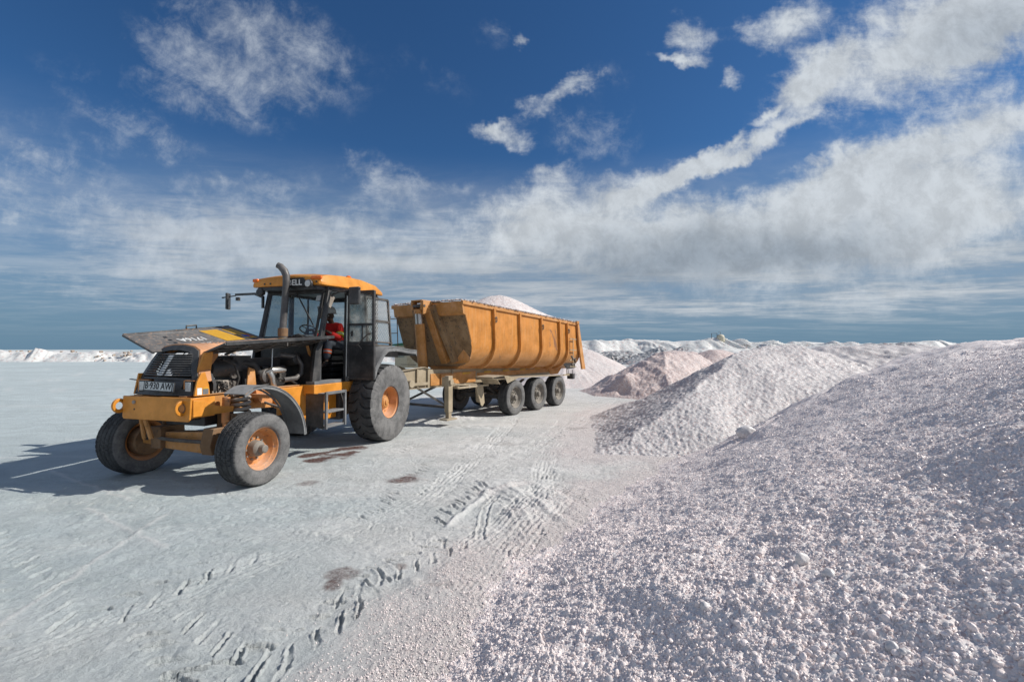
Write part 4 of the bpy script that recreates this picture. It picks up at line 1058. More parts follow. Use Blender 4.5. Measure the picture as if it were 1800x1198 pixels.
def strip_on_nose(poly, off, thick, nm, mat, parent, bevel=0):
    m = MB(); vs = [npt(*p) for p in poly]; n = len(vs)
    vs1 = [(x + off, y, z) for x, y, z in vs]; vs0 = [(x + off - thick, y, z) for x, y, z in vs]
    m.add(vs1 + vs0, [tuple(range(n)), tuple(range(2 * n - 1, n - 1, -1))] + [(i, (i + 1) % n, n + (i + 1) % n, n + i) for i in range(n)])
    return m.build(nm, mat, parent, bevel)
NOSE = MB()
def ring_quads(mm, outer, inner, off, th):
    vs = []
    for p, q in zip(outer, inner):
        a = npt(*p); b = npt(*q)
        vs += [(a[0] + off, a[1], a[2]), (b[0] + off, b[1], b[2]), (b[0] + off - th, b[1], b[2]), (a[0] + off - th, a[1], a[2])]
    fs = []
    for i in range(len(outer) - 1):
        for j in range(4): fs.append((i * 4 + j, i * 4 + (j + 1) % 4, i * 4 + 4 + (j + 1) % 4, i * 4 + 4 + j))
    fs += [(0, 3, 2, 1), tuple((len(outer) - 1) * 4 + j for j in range(4))]
    mm.add(vs, fs)
inner = [(-.52, 1.335), (-.535, 1.43), (-.505, 1.585), (-.435, 1.745), (-.365, 1.865), (-.27, 1.915), (-.11, 1.94), (.08, 1.94), (.23, 1.915), (.30, 1.875), (.33, 1.80), (.385, 1.65), (.47, 1.50), (.52, 1.40), (.52, 1.335)]
ring_quads(NOSE, outline, inner, 0, .05)
ring_quads(NOSE, [(-.53, 1.39), (0, 1.39), (.53, 1.39)], [(-.53, 1.30), (0, 1.30), (.53, 1.30)], -.004, .05)   # sill strip under the lamps
ring_quads(NOSE, [(-.53, 1.555), (0, 1.555), (.47, 1.535)], [(-.53, 1.52), (0, 1.52), (.49, 1.50)], -.004, .05)
mask = NOSE.build('grille_surround', BK, TR, .004)
MB().prism([(-.55, 1.34), (-.55, 1.6), (-.44, 1.80), (-.34, 1.96), (.28, 1.97), (.34, 1.88), (.42, 1.66), (.54, 1.45), (.54, 1.34)], 'yz', 3.50, 3.55).build('radiator', M['engine_black'], TR)
strip_on_nose([(-.22, 1.335), (-.22, 1.52), (.33, 1.52), (.33, 1.335)], -.02, .02, 'lamp_panel', BK, TR)
for z in np.linspace(1.585, 1.885, 10):
    a = in_out(z, -1) + .085; b = in_out(z, 1) - .085
    m = MB(); n = 9; vs = []
    for i in range(n):
        y = a + (b - a) * i / (n - 1); x, _, _ = npt(y, z)
        vs += [(x - .012, y, z + .010), (x + .012, y, z - .006), (x + .008, y, z - .013), (x - .035, y, z + .004)]
    fs = [(i * 4 + j, i * 4 + (j + 1) % 4, i * 4 + 4 + (j + 1) % 4, i * 4 + 4 + j) for i in range(n - 1) for j in range(4)] + [(0, 3, 2, 1), tuple((n - 1) * 4 + j for j in range(4))]
    m.add(vs, fs); slat = m.build('grille_slat', BK if z > 1.66 else M['black_hood'], TR)
    # white emblem strokes carried by the slats
    k = (z - 1.585) / .30
    def dec(y0, y1):
        x0 = npt(y0, z)[0]; x1 = npt(y1, z)[0]
        MB().add([(x0 - .010, y0, z + .0145), (x1 - .010, y1, z + .0145), (x1 + .0155, y1, z - .005), (x0 + .0155, y0, z - .005), (x0 - .02, y0, z + .010), (x1 - .02, y1, z + .010), (x1 + .0125, y1, z - .0075), (x0 + .0125, y0, z - .0075)],
                 [(0, 1, 2, 3), (7, 6, 5, 4), (0, 4, 5, 1), (1, 5, 6, 2), (2, 6, 7, 3), (3, 7, 4, 0)]).build('emblem_stroke', M['white_decal'], slat)
    if k < .92: dec(-.155 + .075 * k, -.055 + .065 * k)
    if k < .25: dec(.0 + .06 * k, .12 - .28 * k)
    if k > .93: dec(.03, .15); dec(.19, .23)
# lamps
for y0, y1 in ((-.47, -.30), (.385, .53)):
    xa = npt((y0 + y1) / 2, 1.42)[0]
    lf = MB(); lf.bx(xa - .06, xa + .012, y0, y1, 1.345, 1.505); lf = lf.build('headlight', BK, TR, .006)
    MB().bx(xa + .0125, xa + .022, y0 + .022, y1 - .022, 1.362, 1.488).build('lens', M['lamp_glass'], lf, .004)
    MB().bx(xa - .03, xa + .006, y0 - .022, y0 - .002, 1.34, 1.51).bx(xa - .03, xa + .006, y0 - .02, y1 + .02, 1.5055, 1.515).build('bracket', M['rim_orange'], lf)
# number plate, tilted as it hangs
pc = Vector((3.975, .055, 1.432)); ang = -.03
ex = Vector((0, math.cos(ang), math.sin(ang))); ey = Vector((-.10, -math.sin(ang), math.cos(ang)))
F4 = frame4(pc, ex, ey)
pl = MB().bx(-.275, .275, -.058, .058, -.004, .004); me = pl.mesh('number_plate', M['plate_white']); me.transform(F4); plate = link('number_plate', me, None, TR)
text_mesh("B·930 AWJ", .135, M['ink_black'], plate, 'plate_text', frame4(pc + ex.cross(ey).normalized() * .0055, ex, ey), bold=.0016, sx=.86)
fr = MB()
for a in (-.279, .279): fr.bx(a - .005, a + .005, -.062, .062, -.006, .007)
for a in (-.062, .062): fr.bx(-.284, .284, a - .004, a + .004, -.006, .007)
me = fr.mesh('plate_frame', BK); me.transform(F4); link('plate_frame', me, None, plate)
# orange nose cap and cheeks
cap = MB(); vs = []; sec = outline[2:13]
for dx, sc in ((-.005, 1.0), (-.005, 1.035), (-.16, 1.035), (-.16, .97)):
    pass
outer_s = [(y * 1.035, 1.30 + (z - 1.30) * 1.022) for y, z in sec]
for i, (p, q) in enumerate(zip(sec, outer_s)):
    a = npt(*p); b = npt(*q)
    dpt = .30 if abs(p[0]) < .45 else .18
    vs += [(a[0] - .012, a[1], a[2]), (b[0] - .010, b[1], b[2]), (b[0] - dpt, b[1] * 1.01, b[2] + .015), (a[0] - dpt, a[1] * .99, a[2])]
fs = [(i * 4 + j, i * 4 + (j + 1) % 4, i * 4 + 4 + (j + 1) % 4, i * 4 + 4 + j) for i in range(len(sec) - 1) for j in range(4)] + [(0, 3, 2, 1), tuple((len(sec) - 1) * 4 + j for j in range(4))]
cap.add(vs, fs); cap.build('nose_cap', M['rim_orange'], TR)
ck = MB().prism([(3.90, 1.30), (3.86, 1.50), (3.80, 1.62), (3.74, 1.63), (3.68, 1.44), (3.66, 1.30)], 'xz', .585, .612)
ck.prism([(3.76, 1.625), (3.66, 1.90), (3.52, 1.92), (3.56, 1.62)], 'xz', .46, .50)
ck.build('nose_cheek', Y_, TR, .004)
MB().prism([(3.86, 1.30), (3.80, 1.60), (3.55, 1.60), (3.40, 1.30)], 'xz', -.612, -.585).build('nose_cheek', Y_, TR, .004)
MB().bx(3.79, 3.86, .6125, .615, 1.315, 1.41).build('warning_sticker', M['white_decal'], TR)
MB().bx(3.69, 3.775, .6125, .615, 1.315, 1.39).build('warning_sticker', M['grey_fender'], TR)
MB().bx(3.69, 3.775, .6125, .615, 1.392, 1.412).build('warning_sticker', M['sticker_yellow'], TR)
MB().beam((3.80, -.62, 1.50), (3.80, -.76, 1.51), .03, .012).build('latch', BK, TR)

# bonnet: centre spine with louvres, two raised side flaps
sp = MB(); xs = [3.60, 3.4, 3.0, 2.4, 1.8, 1.50]; zs = [2.015, 2.035, 2.06, 2.105, 2.15, 2.175]
vs = []
for x, z in zip(xs, zs):
    w0 = .33 if x > 3.5 else .22
    vs += [(x, -w0, z - .10), (x, -w0 * .55, z - .005), (x, 0, z + .010), (x, w0 * .55, z - .005), (x, w0, z - .10), (x, w0 - .02, z - .12), (x, 0, z - .03), (x, -w0 + .02, z - .12)]
fs = [(i * 8 + j, i * 8 + (j + 1) % 8, i * 8 + 8 + (j + 1) % 8, i * 8 + 8 + j) for i in range(5) for j in range(8)] + [tuple(range(7, -1, -1)), tuple(40 + j for j in range(8))]
spine = sp.add(vs, fs).build('bonnet_spine', M['rim_orange'], TR)
for i in range(12):
    x = 3.46 - i * .07; z = 2.03 + (3.4 - x) * .072
    MB().beam((x, -.17, z - .055), (x, -.06, z + .006), .028, .012).beam((x, .06, z + .006), (x, .17, z - .055), .028, .012).build('louvre', BK, spine, each=True)
def lerp(a, b, t): return tuple(a[i] + (b[i] - a[i]) * t for i in range(3))
def flap(s, h0, h1, o0, o1, mat, extra=None):
    """hinge front/rear, outer front/rear"""
    m = MB(); pts = [h0, h1] + ([] if not extra else []) + [o1, o0]
    if s < 0: pts = pts[::-1]
    m.plate(pts, .018)
    # folded lip on the free edge and the ends
    m.beam(o0, o1, .02, .055); m.beam(h0, o0, .03, .03); m.beam(h1, o1, .03, .03)
    return m.build('bonnet_flap', mat, TR, .003)
# far flap shows its outer face
H0, H1, O0, O1 = (3.80, -.30, 1.90), (1.60, -.28, 2.10), (3.70, -1.08, 2.165), (1.85, -1.08, 2.385)
fl = flap(-1, H0, H1, O0, O1, M['black_hood'])
def on_far(u, v, off=0.0):     # u along the flap from its front end, v from hinge to free edge
    p = Vector(lerp(lerp(H0, H1, u), lerp(O0, O1, u), v))
    n = (Vector(H1) - Vector(H0)).cross(Vector(O0) - Vector(H0)).normalized()
    if n.z < 0: n = -n
    return p + n * off
def far_patch(u0, u1, v0, v1, off, nm, mat, sk=0.):
    off = max(off, .024) + (.003 if off > .017 else 0)
    a, b, c, d = on_far(u0, v0, off), on_far(u1, v0, off), on_far(u1 + sk, v1, off), on_far(u0 + sk, v1, off)
    return MB().add([a, b, c, d] + [p - Vector((0, 0, .003)) for p in (a, b, c, d)], [(0, 1, 2, 3), (7, 6, 5, 4), (0, 4, 5, 1), (1, 5, 6, 2), (2, 6, 7, 3), (3, 7, 4, 0)]).build(nm, mat, fl)
st = far_patch(.62, .80, .20, .84, .026, 'warning_sticker', M['sticker_yellow'], -.02)
for v, ln in ((.34, .8), (.46, .95), (.58, .85), (.70, .75)):
    for q in range(7):
        if random.random() < .9: far_patch(.635 + q * .022 * ln, .648 + q * .022 * ln, v, v + .045, .0185, 'sticker_line', M['ink_black'])
far_patch(.845, .955, .26, .84, .016, 'warning_sticker', M['sticker_yellow'], -.02)
far_patch(.855, .88, .34, .46, .0185, 'sticker_mark', M['sticker_blue'], .01); far_patch(.885, .905, .32, .42, .0185, 'sticker_mark', M['sticker_blue']); far_patch(.912, .94, .34, .46, .0185, 'sticker_mark', M['sticker_red'], -.01)
far_patch(.812, .832, .05, .98, .016, 'bonnet_rib', BK)
far_patch(.05, .98, .86, .875, .016, 'bonnet_crease', M['grey_fender'])
p = on_far(.40, .44, .028); e1 = (on_far(.2, .42) - on_far(.6, .42)); e2 = (on_far(.4, .0) - on_far(.4, 1))
text_mesh("1716A", .185, M['white_decal'], fl, 'model_number', frame4(p, -(-e1).normalized() * 1.0, e2) , bold=.004, sx=.95)
for k in range(3): far_patch(.34 + k * .05, .375 + k * .05, .12, .20, .0185, 'white_bar', M['white_decal'])
for k in range(3): far_patch(.215 + k * .005, .24 + k * .005, .30 + .16 * k, .36 + .16 * k, .0185, 'bolt', M['ink_black'])
a, b = on_far(.54, 1.0, .03), on_far(.64, 1.0, .03)
MB().tube([a, a + Vector((0, 0, .05)), b + Vector((0, 0, .05)), b], .014, 8).build('handle', BK, fl)
# near flap shows its ribbed underside
NH0, NH1, NO0, NO1 = (3.55, .26, 1.865), (1.20, .24, 2.05), (3.74, .98, 2.03), (1.46, 1.00, 2.185)
fl2 = flap(1, NH0, NH1, NO0, NO1, BK)
def on_near(u, v, off=0.0): return Vector(lerp(lerp(NH0, NH1, u), lerp(NO0, NO1, u), v)) - Vector((0, 0, off))
for u in (.18, .42, .66, .86): MB().beam(on_near(u, .05, .034), on_near(u, .96, .034), .03, .03).build('rib', M['dark_steel'], fl2)
for v in (.3, .55, .8): MB().beam(on_near(.03, v, .028), on_near(.97, v, .028), .02, .016).build('rib', M['dark_steel'], fl2)
MB().tube([on_near(.55, .2, .03), (2.35, .42, 1.45)], .012, 6).build('gas_strut', M['silver_metal'], TR)
MB().beam(on_near(.5, .95, .03), on_near(.5, .95, .03) + Vector((0, 0, -.06)), .05, .02).build('latch', M['dark_steel'], fl2)

# engine bay
EB, DS = M['engine_black'], M['dark_steel']
m = MB().bx(1.75, 2.75, -.24, .22, 1.02, 1.62).bx(1.85, 2.65, -.16, .14, 1.62, 1.80).bx(2.75, 2.9, -.2, .2, 1.05, 1.5)
for i in range(4): m.bx(1.9 + i * .19, 2.03 + i * .19, .14, .30, 1.50, 1.66)
m.build('engine_block', EB, TR, .01)
MB().tube([(3.45, .22, 1.66), (3.40, .22, 1.66), (2.95, .22, 1.66), (2.90, .22, 1.66)], [.08, .15, .15, .09], 20).build('air_cleaner', EB, TR)
MB().tube([(2.90, .22, 1.66), (2.78, .26, 1.74), (2.62, .30, 1.70), (2.52, .34, 1.55)], .06, 12).build('intake_hose', M['rubber_seal'], TR)
MB().lathe([(.0, .46), (.05, .46), (.06, .44), (.12, .42), (.135, .38), (.12, .33), (.08, .30), (.0, .30)], o=(2.42, 0, 1.50), axis='y', n=24).build('turbocharger', M['exhaust_steel'], TR)
m = MB().tube([(2.46, .42, 1.56), (2.40, .48, 1.60), (2.28, .50, 1.60), (2.12, .50, 1.585)], [.035, .05, .055, .03], 12).tube([(2.43, .46, 1.56), (2.40, .48, 1.48), (2.36, .46, 1.38), (2.30, .44, 1.30)], [.05, .055, .05, .045], 12)
m.build('exhaust_elbow', M['silver_metal'], TR)
MB().tube([(2.05, .30, 1.86), (1.70, .36, 1.82), (1.62, .42, 1.66), (1.66, .44, 1.50), (1.80, .44, 1.42), (2.1, .44, 1.41)], .045, 12).build('coolant_pipe', M['exhaust_steel'], TR)
MB().tube([(3.3, .42, 1.80), (3.1, .44, 1.72), (3.02, .44, 1.5), (3.05, .42, 1.36)], .018, 8).build('hose', M['rubber_seal'], TR)
MB().tube([(2.2, .42, 1.44), (1.95, .45, 1.40), (1.75, .44, 1.30), (1.6, .3, 1.35)], .02, 8).build('hose', M['rubber_seal'], TR)
MB().tube([(2.95, .40, 1.36), (2.7, .46, 1.33), (2.5, .46, 1.36), (2.3, .40, 1.34)], .016, 8).build('hose', M['rubber_seal'], TR)
for x_, z_, r_ in ((3.05, 1.20 + .16, .10), (3.02, 1.56, .07), (3.08, 1.30 + .12, .05)):
    MB().lathe([(0, .36), (r_ * .3, .36), (r_ * .35, .345), (r_, .345), (r_ * .92, .33), (r_, .315), (r_ * .3, .31), (0, .30)], o=(x_, 0, z_), axis='y', n=22).build('pulley', DS, TR)
MB().bx(3.22, 3.5, .30, .46, 1.30, 1.48).build('battery_box', M['spring_grey'], TR, .006)
m = MB(); [m.tube([(3.24 + rb.uniform(0, .24), .44, 1.48), (3.24 + rb.uniform(0, .24), .47 + rb.uniform(0, .05), 1.40 + rb.uniform(-.06, .08)), (3.2 + rb.uniform(0, .3), .46, 1.31)], .008, 5) for _ in range(12)]
m.build('wiring', M['rubber_seal'], TR)
m = MB(); m.bx(2.66, 3.0, -.05, .30, 1.60, 1.85)
for i in range(8): m.bx(2.655, 3.005, -.055, .305, 1.615 + i * .03, 1.627 + i * .03)
m.build('oil_cooler', EB, TR)
MB().prism([(2.82, 1.30), (2.62, 1.30), (2.66, 1.62), (2.78, 1.66)], 'xz', .36, .385).build('engine_bracket', YD, TR, .004)
MB().tube([(1.70, -.1, 1.7), (1.70, .38, 1.78), (1.70, .40, 1.78)], [.11, .11, .07], 18).build('silencer', EB, TR)
for k in range(3): MB().tube([(2.0 + k * .2, .18, 1.55), (2.02 + k * .2, .30, 1.50), (2.04 + k * .2, .31, 1.38)], .022, 8).build('fuel_line', M['silver_metal'] if k == 1 else DS, TR)
MB().bx(1.50, 1.56, -.60, .60, 1.30, 2.05).build('firewall', EB, TR)
MB().beam((1.60, .52, 2.02), (1.48, .56, 1.62), .05, .03).beam((1.48, .56, 1.62), (1.53, .56, 1.26), .05, .03).build('bonnet_post', YD, TR)
# lower orange hull between the fender and steps
MB().prism([(2.45, 1.28), (.80, 1.28), (.80, .58), (1.60, .58), (1.80, .78), (2.35, .95)], 'xz', .475, .56).build('side_tank', Y_, TR, .01)
MB().prism([(1.2, 1.10), (-.2, 1.10), (-.2, .95), (.2, .72), (1.2, .62)], 'xz', -.56, -.475).build('side_tank', Y_, TR, .01)
MB().prism([(2.85, 1.30), (2.50, 1.30), (2.5, 1.05), (2.75, 1.08), (2.82, 1.2)], 'xz', .48, .60).bx(2.7, 2.9, .50, .90, 1.18, 1.24).build('fender_bracket', M['rim_orange'], TR, .006)
MB().bx(.55, .78, .20, .62, .52, 1.10).build('battery_tray', M['dark_steel'], TR, .02)

# front fender over the near wheel, rear fenders
def arc(cx, cz, r, a0, a1, n): return [(cx + r * math.cos(R(a0 + (a1 - a0) * i / n)), cz + r * math.sin(R(a0 + (a1 - a0) * i / n))) for i in range(n + 1)]
ff = MB(); pth = [(3.70, 1.33)] + arc(3.40, .50, .93, 82, 176, 20)
ff.ribbon(pth, (.90, 1.27), .012)
for yy in (.905, 1.265):
    ff.ribbon([(3.40 + (x - 3.40) * .975, .50 + (z - .50) * .975) for x, z in pth], (yy - .005, yy + .005), .03)
ff.build('front_fender', M['grey_fender'], TR)
MB().tube([(2.7, .50, 1.12), (2.60, .75, 1.02), (2.53, 1.0, .95)], .02, 8).build('fender_stay', DS, TR)
for s in (1, -1):
    fp = [(.70, 1.42), (.62, 1.60), (.34, 1.90), (.16, 2.0), (-.15, 2.02), (-.75, 1.96), (-1.10, 1.94)]
    rf = MB(); rf.ribbon(fp, (s * .86, s * 1.36), .02)
    rf.ribbon([(x * .99 - .0, z - .03) for x, z in fp], (s * 1.345, s * 1.365), .07)
    rf.bx(-1.12, -1.09, s * .86, s * 1.36, 1.80, 1.93)
    rf.prism([(.66, 1.44), (.60, 1.56), (.32, 1.86), (.15, 1.96), (-1.08, 1.90), (-1.08, 1.76), (.1, 1.80), (.5, 1.42)], 'xz', s * .86, s * .88)
    rf.build('rear_fender', M['grey_fender'], TR)
    MB().bx(.30, .60, s * .80, s * .858, 1.58, 2.06).build('fender_panel', Y_, TR)

# cab
PLZ = 1.30
m = MB().prism([(1.74, 1.10), (1.74, PLZ), (-.55, PLZ), (-.55, 1.16), (.35, 1.16), (.62, 1.10)], 'xz', -.78, .80); m.build('cab_platform', Y_, TR, .012)
MB().bx(.95, 1.72, .60, .79, PLZ + .004, PLZ + .06).build('door_sill', M['grey_fender'], TR)
MB().bx(-.42, 1.55, -.70, .70, PLZ + .002, PLZ + .03).build('cab_floor', M['interior_grey'], TR)
CB = MB()
def post(a, b, w=.07, d=.07): CB.beam(a, b, w, d)
# front pillars lean back; left and right
for s in (1, -1):
    CB.prism([(1.72, PLZ), (1.62, 1.95), (1.50, 2.16), (1.26, 3.16), (1.18, 3.16), (1.40, 2.16), (1.46, 1.95), (1.52, PLZ)], 'xz', s * .665, s * .735)
    CB.prism([(.74, PLZ), (.70, 3.18), (.62, 3.18), (.66, PLZ)], 'xz', s * .665, s * .735)
    CB.prism([(-.34, PLZ), (-.36, 3.16), (-.44, 3.16), (-.42, PLZ)], 'xz', s * .665, s * .735)
    CB.bx(-.40, 1.30, s * .67, s * .735, 3.10, 3.20)
CB.bx(1.44, 1.54, -.66, .66, 2.07, 2.17); CB.prism([(1.34, 3.06), (1.28, 3.20), (1.18, 3.20), (1.24, 3.05)], 'xz', -.66, .66)
CB.bx(-.42, -.36, -.66, .66, 2.02, 2.10); CB.bx(-.43, -.35, -.66, .66, 3.08, 3.18)
CB.bx(.66, -.38, -.735, -.67, 2.05, 2.12)
cabf = CB.build('cab_frame', BK, TR, .008)
MB().bx(.675, -.37, -.72, -.69, PLZ + .03, 2.05).build('lower_panel', BK, TR)
MB().bx(.655, -.34, .69, .72, PLZ + .03, 2.05).build('lower_panel', BK, TR)
MB().bx(-.41, -.38, -.66, .66, PLZ + .03, 2.02).build('lower_panel', BK, TR)
MB().bx(1.38, 1.43, -.66, .66, PLZ + .03, 2.06).build('dashboard_wall', M['interior_grey'], TR)
def pane(pts, nm='window', t=.006, mt='window_glass'): return MB().plate(pts, t).build(nm, M[mt], TR)
def seal(pts, w, parent):
    m = MB(); n = len(pts)
    for i in range(n): m.beam(pts[i], pts[(i + 1) % n], w, w * .5)
    return m.build('window_seal', M['rubber_seal'], parent)
ws = [(1.515, -.63, 2.19), (1.515, .63, 2.19), (1.305, .63, 3.05), (1.305, -.63, 3.05)]
w_ = pane(ws, 'windscreen'); seal(ws, .05, w_)
MB().plate([(1.325, .50, 3.00), (1.325, .60, 3.00), (1.352, .60, 2.90), (1.352, .50, 2.90)], .002).build('permit_sticker', M['lamp_glass'], w_)
rw = [(-.40, .64, 2.12), (-.40, -.64, 2.12), (-.40, -.64, 3.07), (-.40, .64, 3.07)]; w2_ = pane(rw, 'rear_window', mt='dusty_glass'); seal(rw, .04, w2_)
fw = [(.62, -.70, 2.13), (-.33, -.70, 2.13), (-.35, -.70, 3.09), (.60, -.70, 3.09)]; w3 = pane(fw, 'side_window', mt='dusty_glass'); seal(fw, .035, w3)
MB().beam((.15, -.70, 2.13), (.15, -.70, 3.09), .03, .03).build('window_bar', BK, w3)
nw_ = [(.60, .70, 2.10), (-.33, .70, 2.10), (-.35, .70, 3.09), (.59, .70, 3.09)]; w4 = pane(nw_, 'side_window', mt='dusty_glass'); seal(nw_, .035, w4)
# far door, closed
fd = MB()
for a, b in (((1.44, -.705, 2.14), (1.22, -.705, 3.09)), ((.70, -.705, 1.34), (.67, -.705, 3.09)), ((1.22, -.705, 3.09), (.67, -.705, 3.09)), ((1.52, -.705, 1.36), (.70, -.705, 1.36)), ((1.52, -.705, 1.36), (1.44, -.705, 2.14)), ((1.44, -.705, 2.14), (.69, -.705, 2.14))): fd.beam(a, b, .05, .045)
fdo = fd.build('door', BK, TR)
MB().plate([(1.50, -.70, 1.38), (.72, -.70, 1.38), (.70, -.70, 2.12), (1.42, -.70, 2.12)], .02).build('door_panel', BK, fdo)
MB().plate([(1.42, -.70, 2.17), (.70, -.70, 2.17), (.69, -.70, 3.07), (1.24, -.70, 3.07)], .006).build('window', M['dusty_glass'], fdo)
# near door, swung open square to the cab
DX = .70
def dpt(u, z, off=0): return (DX + off + .02 * u, .745 + .63 * u, z)   # u 0..1 across the open door
dm = MB()
for (u0, z0), (u1, z1), w in (((0.03, 1.34), (.03, 3.14), .06), ((1, 1.34), (1, 3.14), .06), ((0, 3.12), (1, 3.12), .06), ((0, 1.36), (1, 1.36), .05), ((0, 2.07), (1, 2.07), .08), ((.0, 2.46), (1, 2.46), .05), ((.58, 2.10), (.58, 2.45), .025)):
    dm.beam(dpt(u0, z0), dpt(u1, z1), .045, w, up=(0, 0, 1) if z0 == z1 else (0, 1, 0))
dm.bx(DX + .055, DX + .02, 1.372, 1.40, 1.34, 3.14)
ndo = dm.build('door', BK, TR, .004)
MB().plate([dpt(.04, 1.38), dpt(.97, 1.38), dpt(.97, 2.05), dpt(.04, 2.05)], .022).build('door_panel', BK, ndo)
MB().plate([dpt(.06, 2.10), dpt(.97, 2.10), dpt(.97, 2.44), dpt(.06, 2.44)], .006).build('window', M['dusty_glass'], ndo)
MB().plate([dpt(.06, 2.48), dpt(.97, 2.48), dpt(.97, 3.09), dpt(.06, 3.09)], .006).build('window', M['dusty_glass'], ndo)
MB().tube([dpt(.88, 2.28, .06), dpt(.55, 2.10, .07), dpt(.42, 2.03, .06)], .013, 8).tube([dpt(.48, 2.04, .06), dpt(.62, 1.96, .07)], .010, 8).tube([dpt(.88, 2.28, .02), dpt(.90, 2.26, .07)], .025, 8).build('handle', DS, ndo)
MB().bx(DX + .03, DX + .05, .86, .90, 2.22, 2.33).build('latch', M['rubber_seal'], ndo)
MB().tube([(.745, .75, 1.36), (.73, .755, 3.05)], .014, 8).bx(.71, .77, .74, .79, 1.30, 1.40).build('grab_rail', M['silver_metal'], TR)
# mesh guard behind the door
g = empty('window_guard', (0, 0, 0)); g.parent = TR
gp = [(.25, .86, 3.08), (-.36, 1.02, 3.06), (-.44, 1.06, 2.02), (.25, .92, 2.06)]
gm_ = MB()
for i in range(4): gm_.beam(gp[i], gp[(i + 1) % 4], .05, .045)
gm_.beam(lerp(gp[0], gp[3], .48), lerp(gp[1], gp[2], .48), .05, .05)
gm_.beam(lerp(gp[0], gp[3], .93), lerp(gp[1], gp[2], .93), .13, .03)
gm_.build('frame', M['dark_steel'], g)
ms = MB()
def gpt(u, v): return lerp(lerp(gp[0], gp[1], u), lerp(gp[3], gp[2], u), v)
for k in range(-14, 12):
    for sgn in (1, -1):
        u0, u1, v0 = 0.0, 1.0, k * .085; v1 = v0 + 1.1
        if sgn < 0: v0, v1 = v1, v0
        ta, tb = 0.0, 1.0
        dv = v1 - v0
        lo = (0.02 - v0) / dv; hi = (.92 - v0) / dv
        if lo > hi: lo, hi = hi, lo
        lo = max(lo, 0); hi = min(hi, 1)
        if hi - lo > .03: ms.beam(gpt(lo, v0 + dv * lo), gpt(hi, v0 + dv * hi), .010, .010)
ms.build('wire_mesh', M['lamp_glass'], g)
# rear guard on the far side of the back window, same expanded mesh
# roof
rf = MB(); vs = []; secs = []
for x, hw_, zt in ((1.60, .76, 3.28), (1.56, .80, 3.36), (1.35, .83, 3.42), (.9, .84, 3.46), (.3, .84, 3.47), (-.25, .83, 3.42), (-.50, .80, 3.34), (-.53, .78, 3.28)):
    zb = 3.17 if x > 1.3 else 3.19
    hb = zb + .03
    secs.append([(x, -hw_, zb), (x, -hw_, zb + .06), (x, -hw_ + .05, zt - .035), (x, -hw_ * .55, zt - .004), (x, 0, zt + .012), (x, hw_ * .55, zt - .004), (x, hw_ - .05, zt - .035), (x, hw_, zb + .06), (x, hw_, zb)])
for s_ in secs: vs += s_
fs = [(i * 9 + j, i * 9 + j + 1, i * 9 + 9 + j + 1, i * 9 + 9 + j) for i in range(7) for j in range(8)] + [tuple(range(9)), tuple(63 + j for j in range(9))] + [(i * 9, i * 9 + 8, i * 9 + 17, i * 9 + 9) for i in range(7)]
roof = rf.add(vs, fs).build('roof', Y_, TR, .012)
MB().bx(1.27, 1.56, -.68, .68, 3.10, 3.168).bx(-.45, 1.27, -.66, .66, 3.13, 3.168).build('roof_lining', BK, roof)
bd = MB().prism([(.02, 3.14), (-.02, 3.22), (.06, 3.31), (.43, 3.31), (.51, 3.22), (.47, 3.14)], 'yz', 1.60, 1.622).build('name_board', M['ink_black'], TR, .006)
text_mesh("BELL", .15, M['white_decal'], bd, 'name_lettering', frame4((1.6235, .245, 3.215), (0, 1, 0), (0, 0, 1)), bold=.003, sx=1.05)
MB().bx(1.30, 1.48, .55, .60, 3.2, 3.2001).build('roof_seam', BK, roof)
for yy, r_ in ((.70, 1), (-.72, 1)):
    a = MB(); a.lathe([(0, .06), (.05, .05), (.10, .0), (.10, -.03), (0, -.03)], n=20)
    ml = MB().box((0, 0, 0), (.05, .24 if yy > 0 else .13, .07)).build('marker_light', M['amber_lens'], TR, .02); ml.location = (1.58, yy * (1 if yy > 0 else 1), 3.30)
wl = MB().lathe([(0, 1.70), (.055, 1.70), (.075, 1.685), (.08, 1.66), (.05, 1.60), (.0, 1.59)], o=(0, .60, 3.18), axis='x', n=24).build('work_light', BK, TR)
MB().lathe([(0, 1.706), (.04, 1.705), (.062, 1.701)], o=(0, .60, 3.18), axis='x', n=24).build('lens', M['lamp_glass'], wl)
wl = MB().lathe([(0, 1.60), (.06, 1.60), (.08, 1.585), (.08, 1.54), (.05, 1.48), (.0, 1.47)], o=(0, -.63, 3.07), axis='x', n=24).beam((1.50, -.63, 3.10), (1.30, -.63, 3.16), .03, .03).build('work_light', BK, TR)
for yy in (-.48, -.34, .72): MB().tube([(1.595, yy, 3.22), (1.612, yy, 3.22)], .018, 8).build('bolt', BK, TR)
MB().lathe([(.07, 3.46), (.075, 3.49), (.05, 3.53), (.03, 3.545), (0, 3.545)], o=(.28, .45, 0), axis='z', n=16).build('beacon_base', M['amber_lens'], TR)
# wiper
MB().tube([(1.36, .02, 3.10), (1.40, .22, 2.85), (1.485, .50, 2.52)], .011, 6).beam((1.385, .15, 2.93), (1.505, .58, 2.40), .012, .02).build('wiper', M['rubber_seal'], TR)
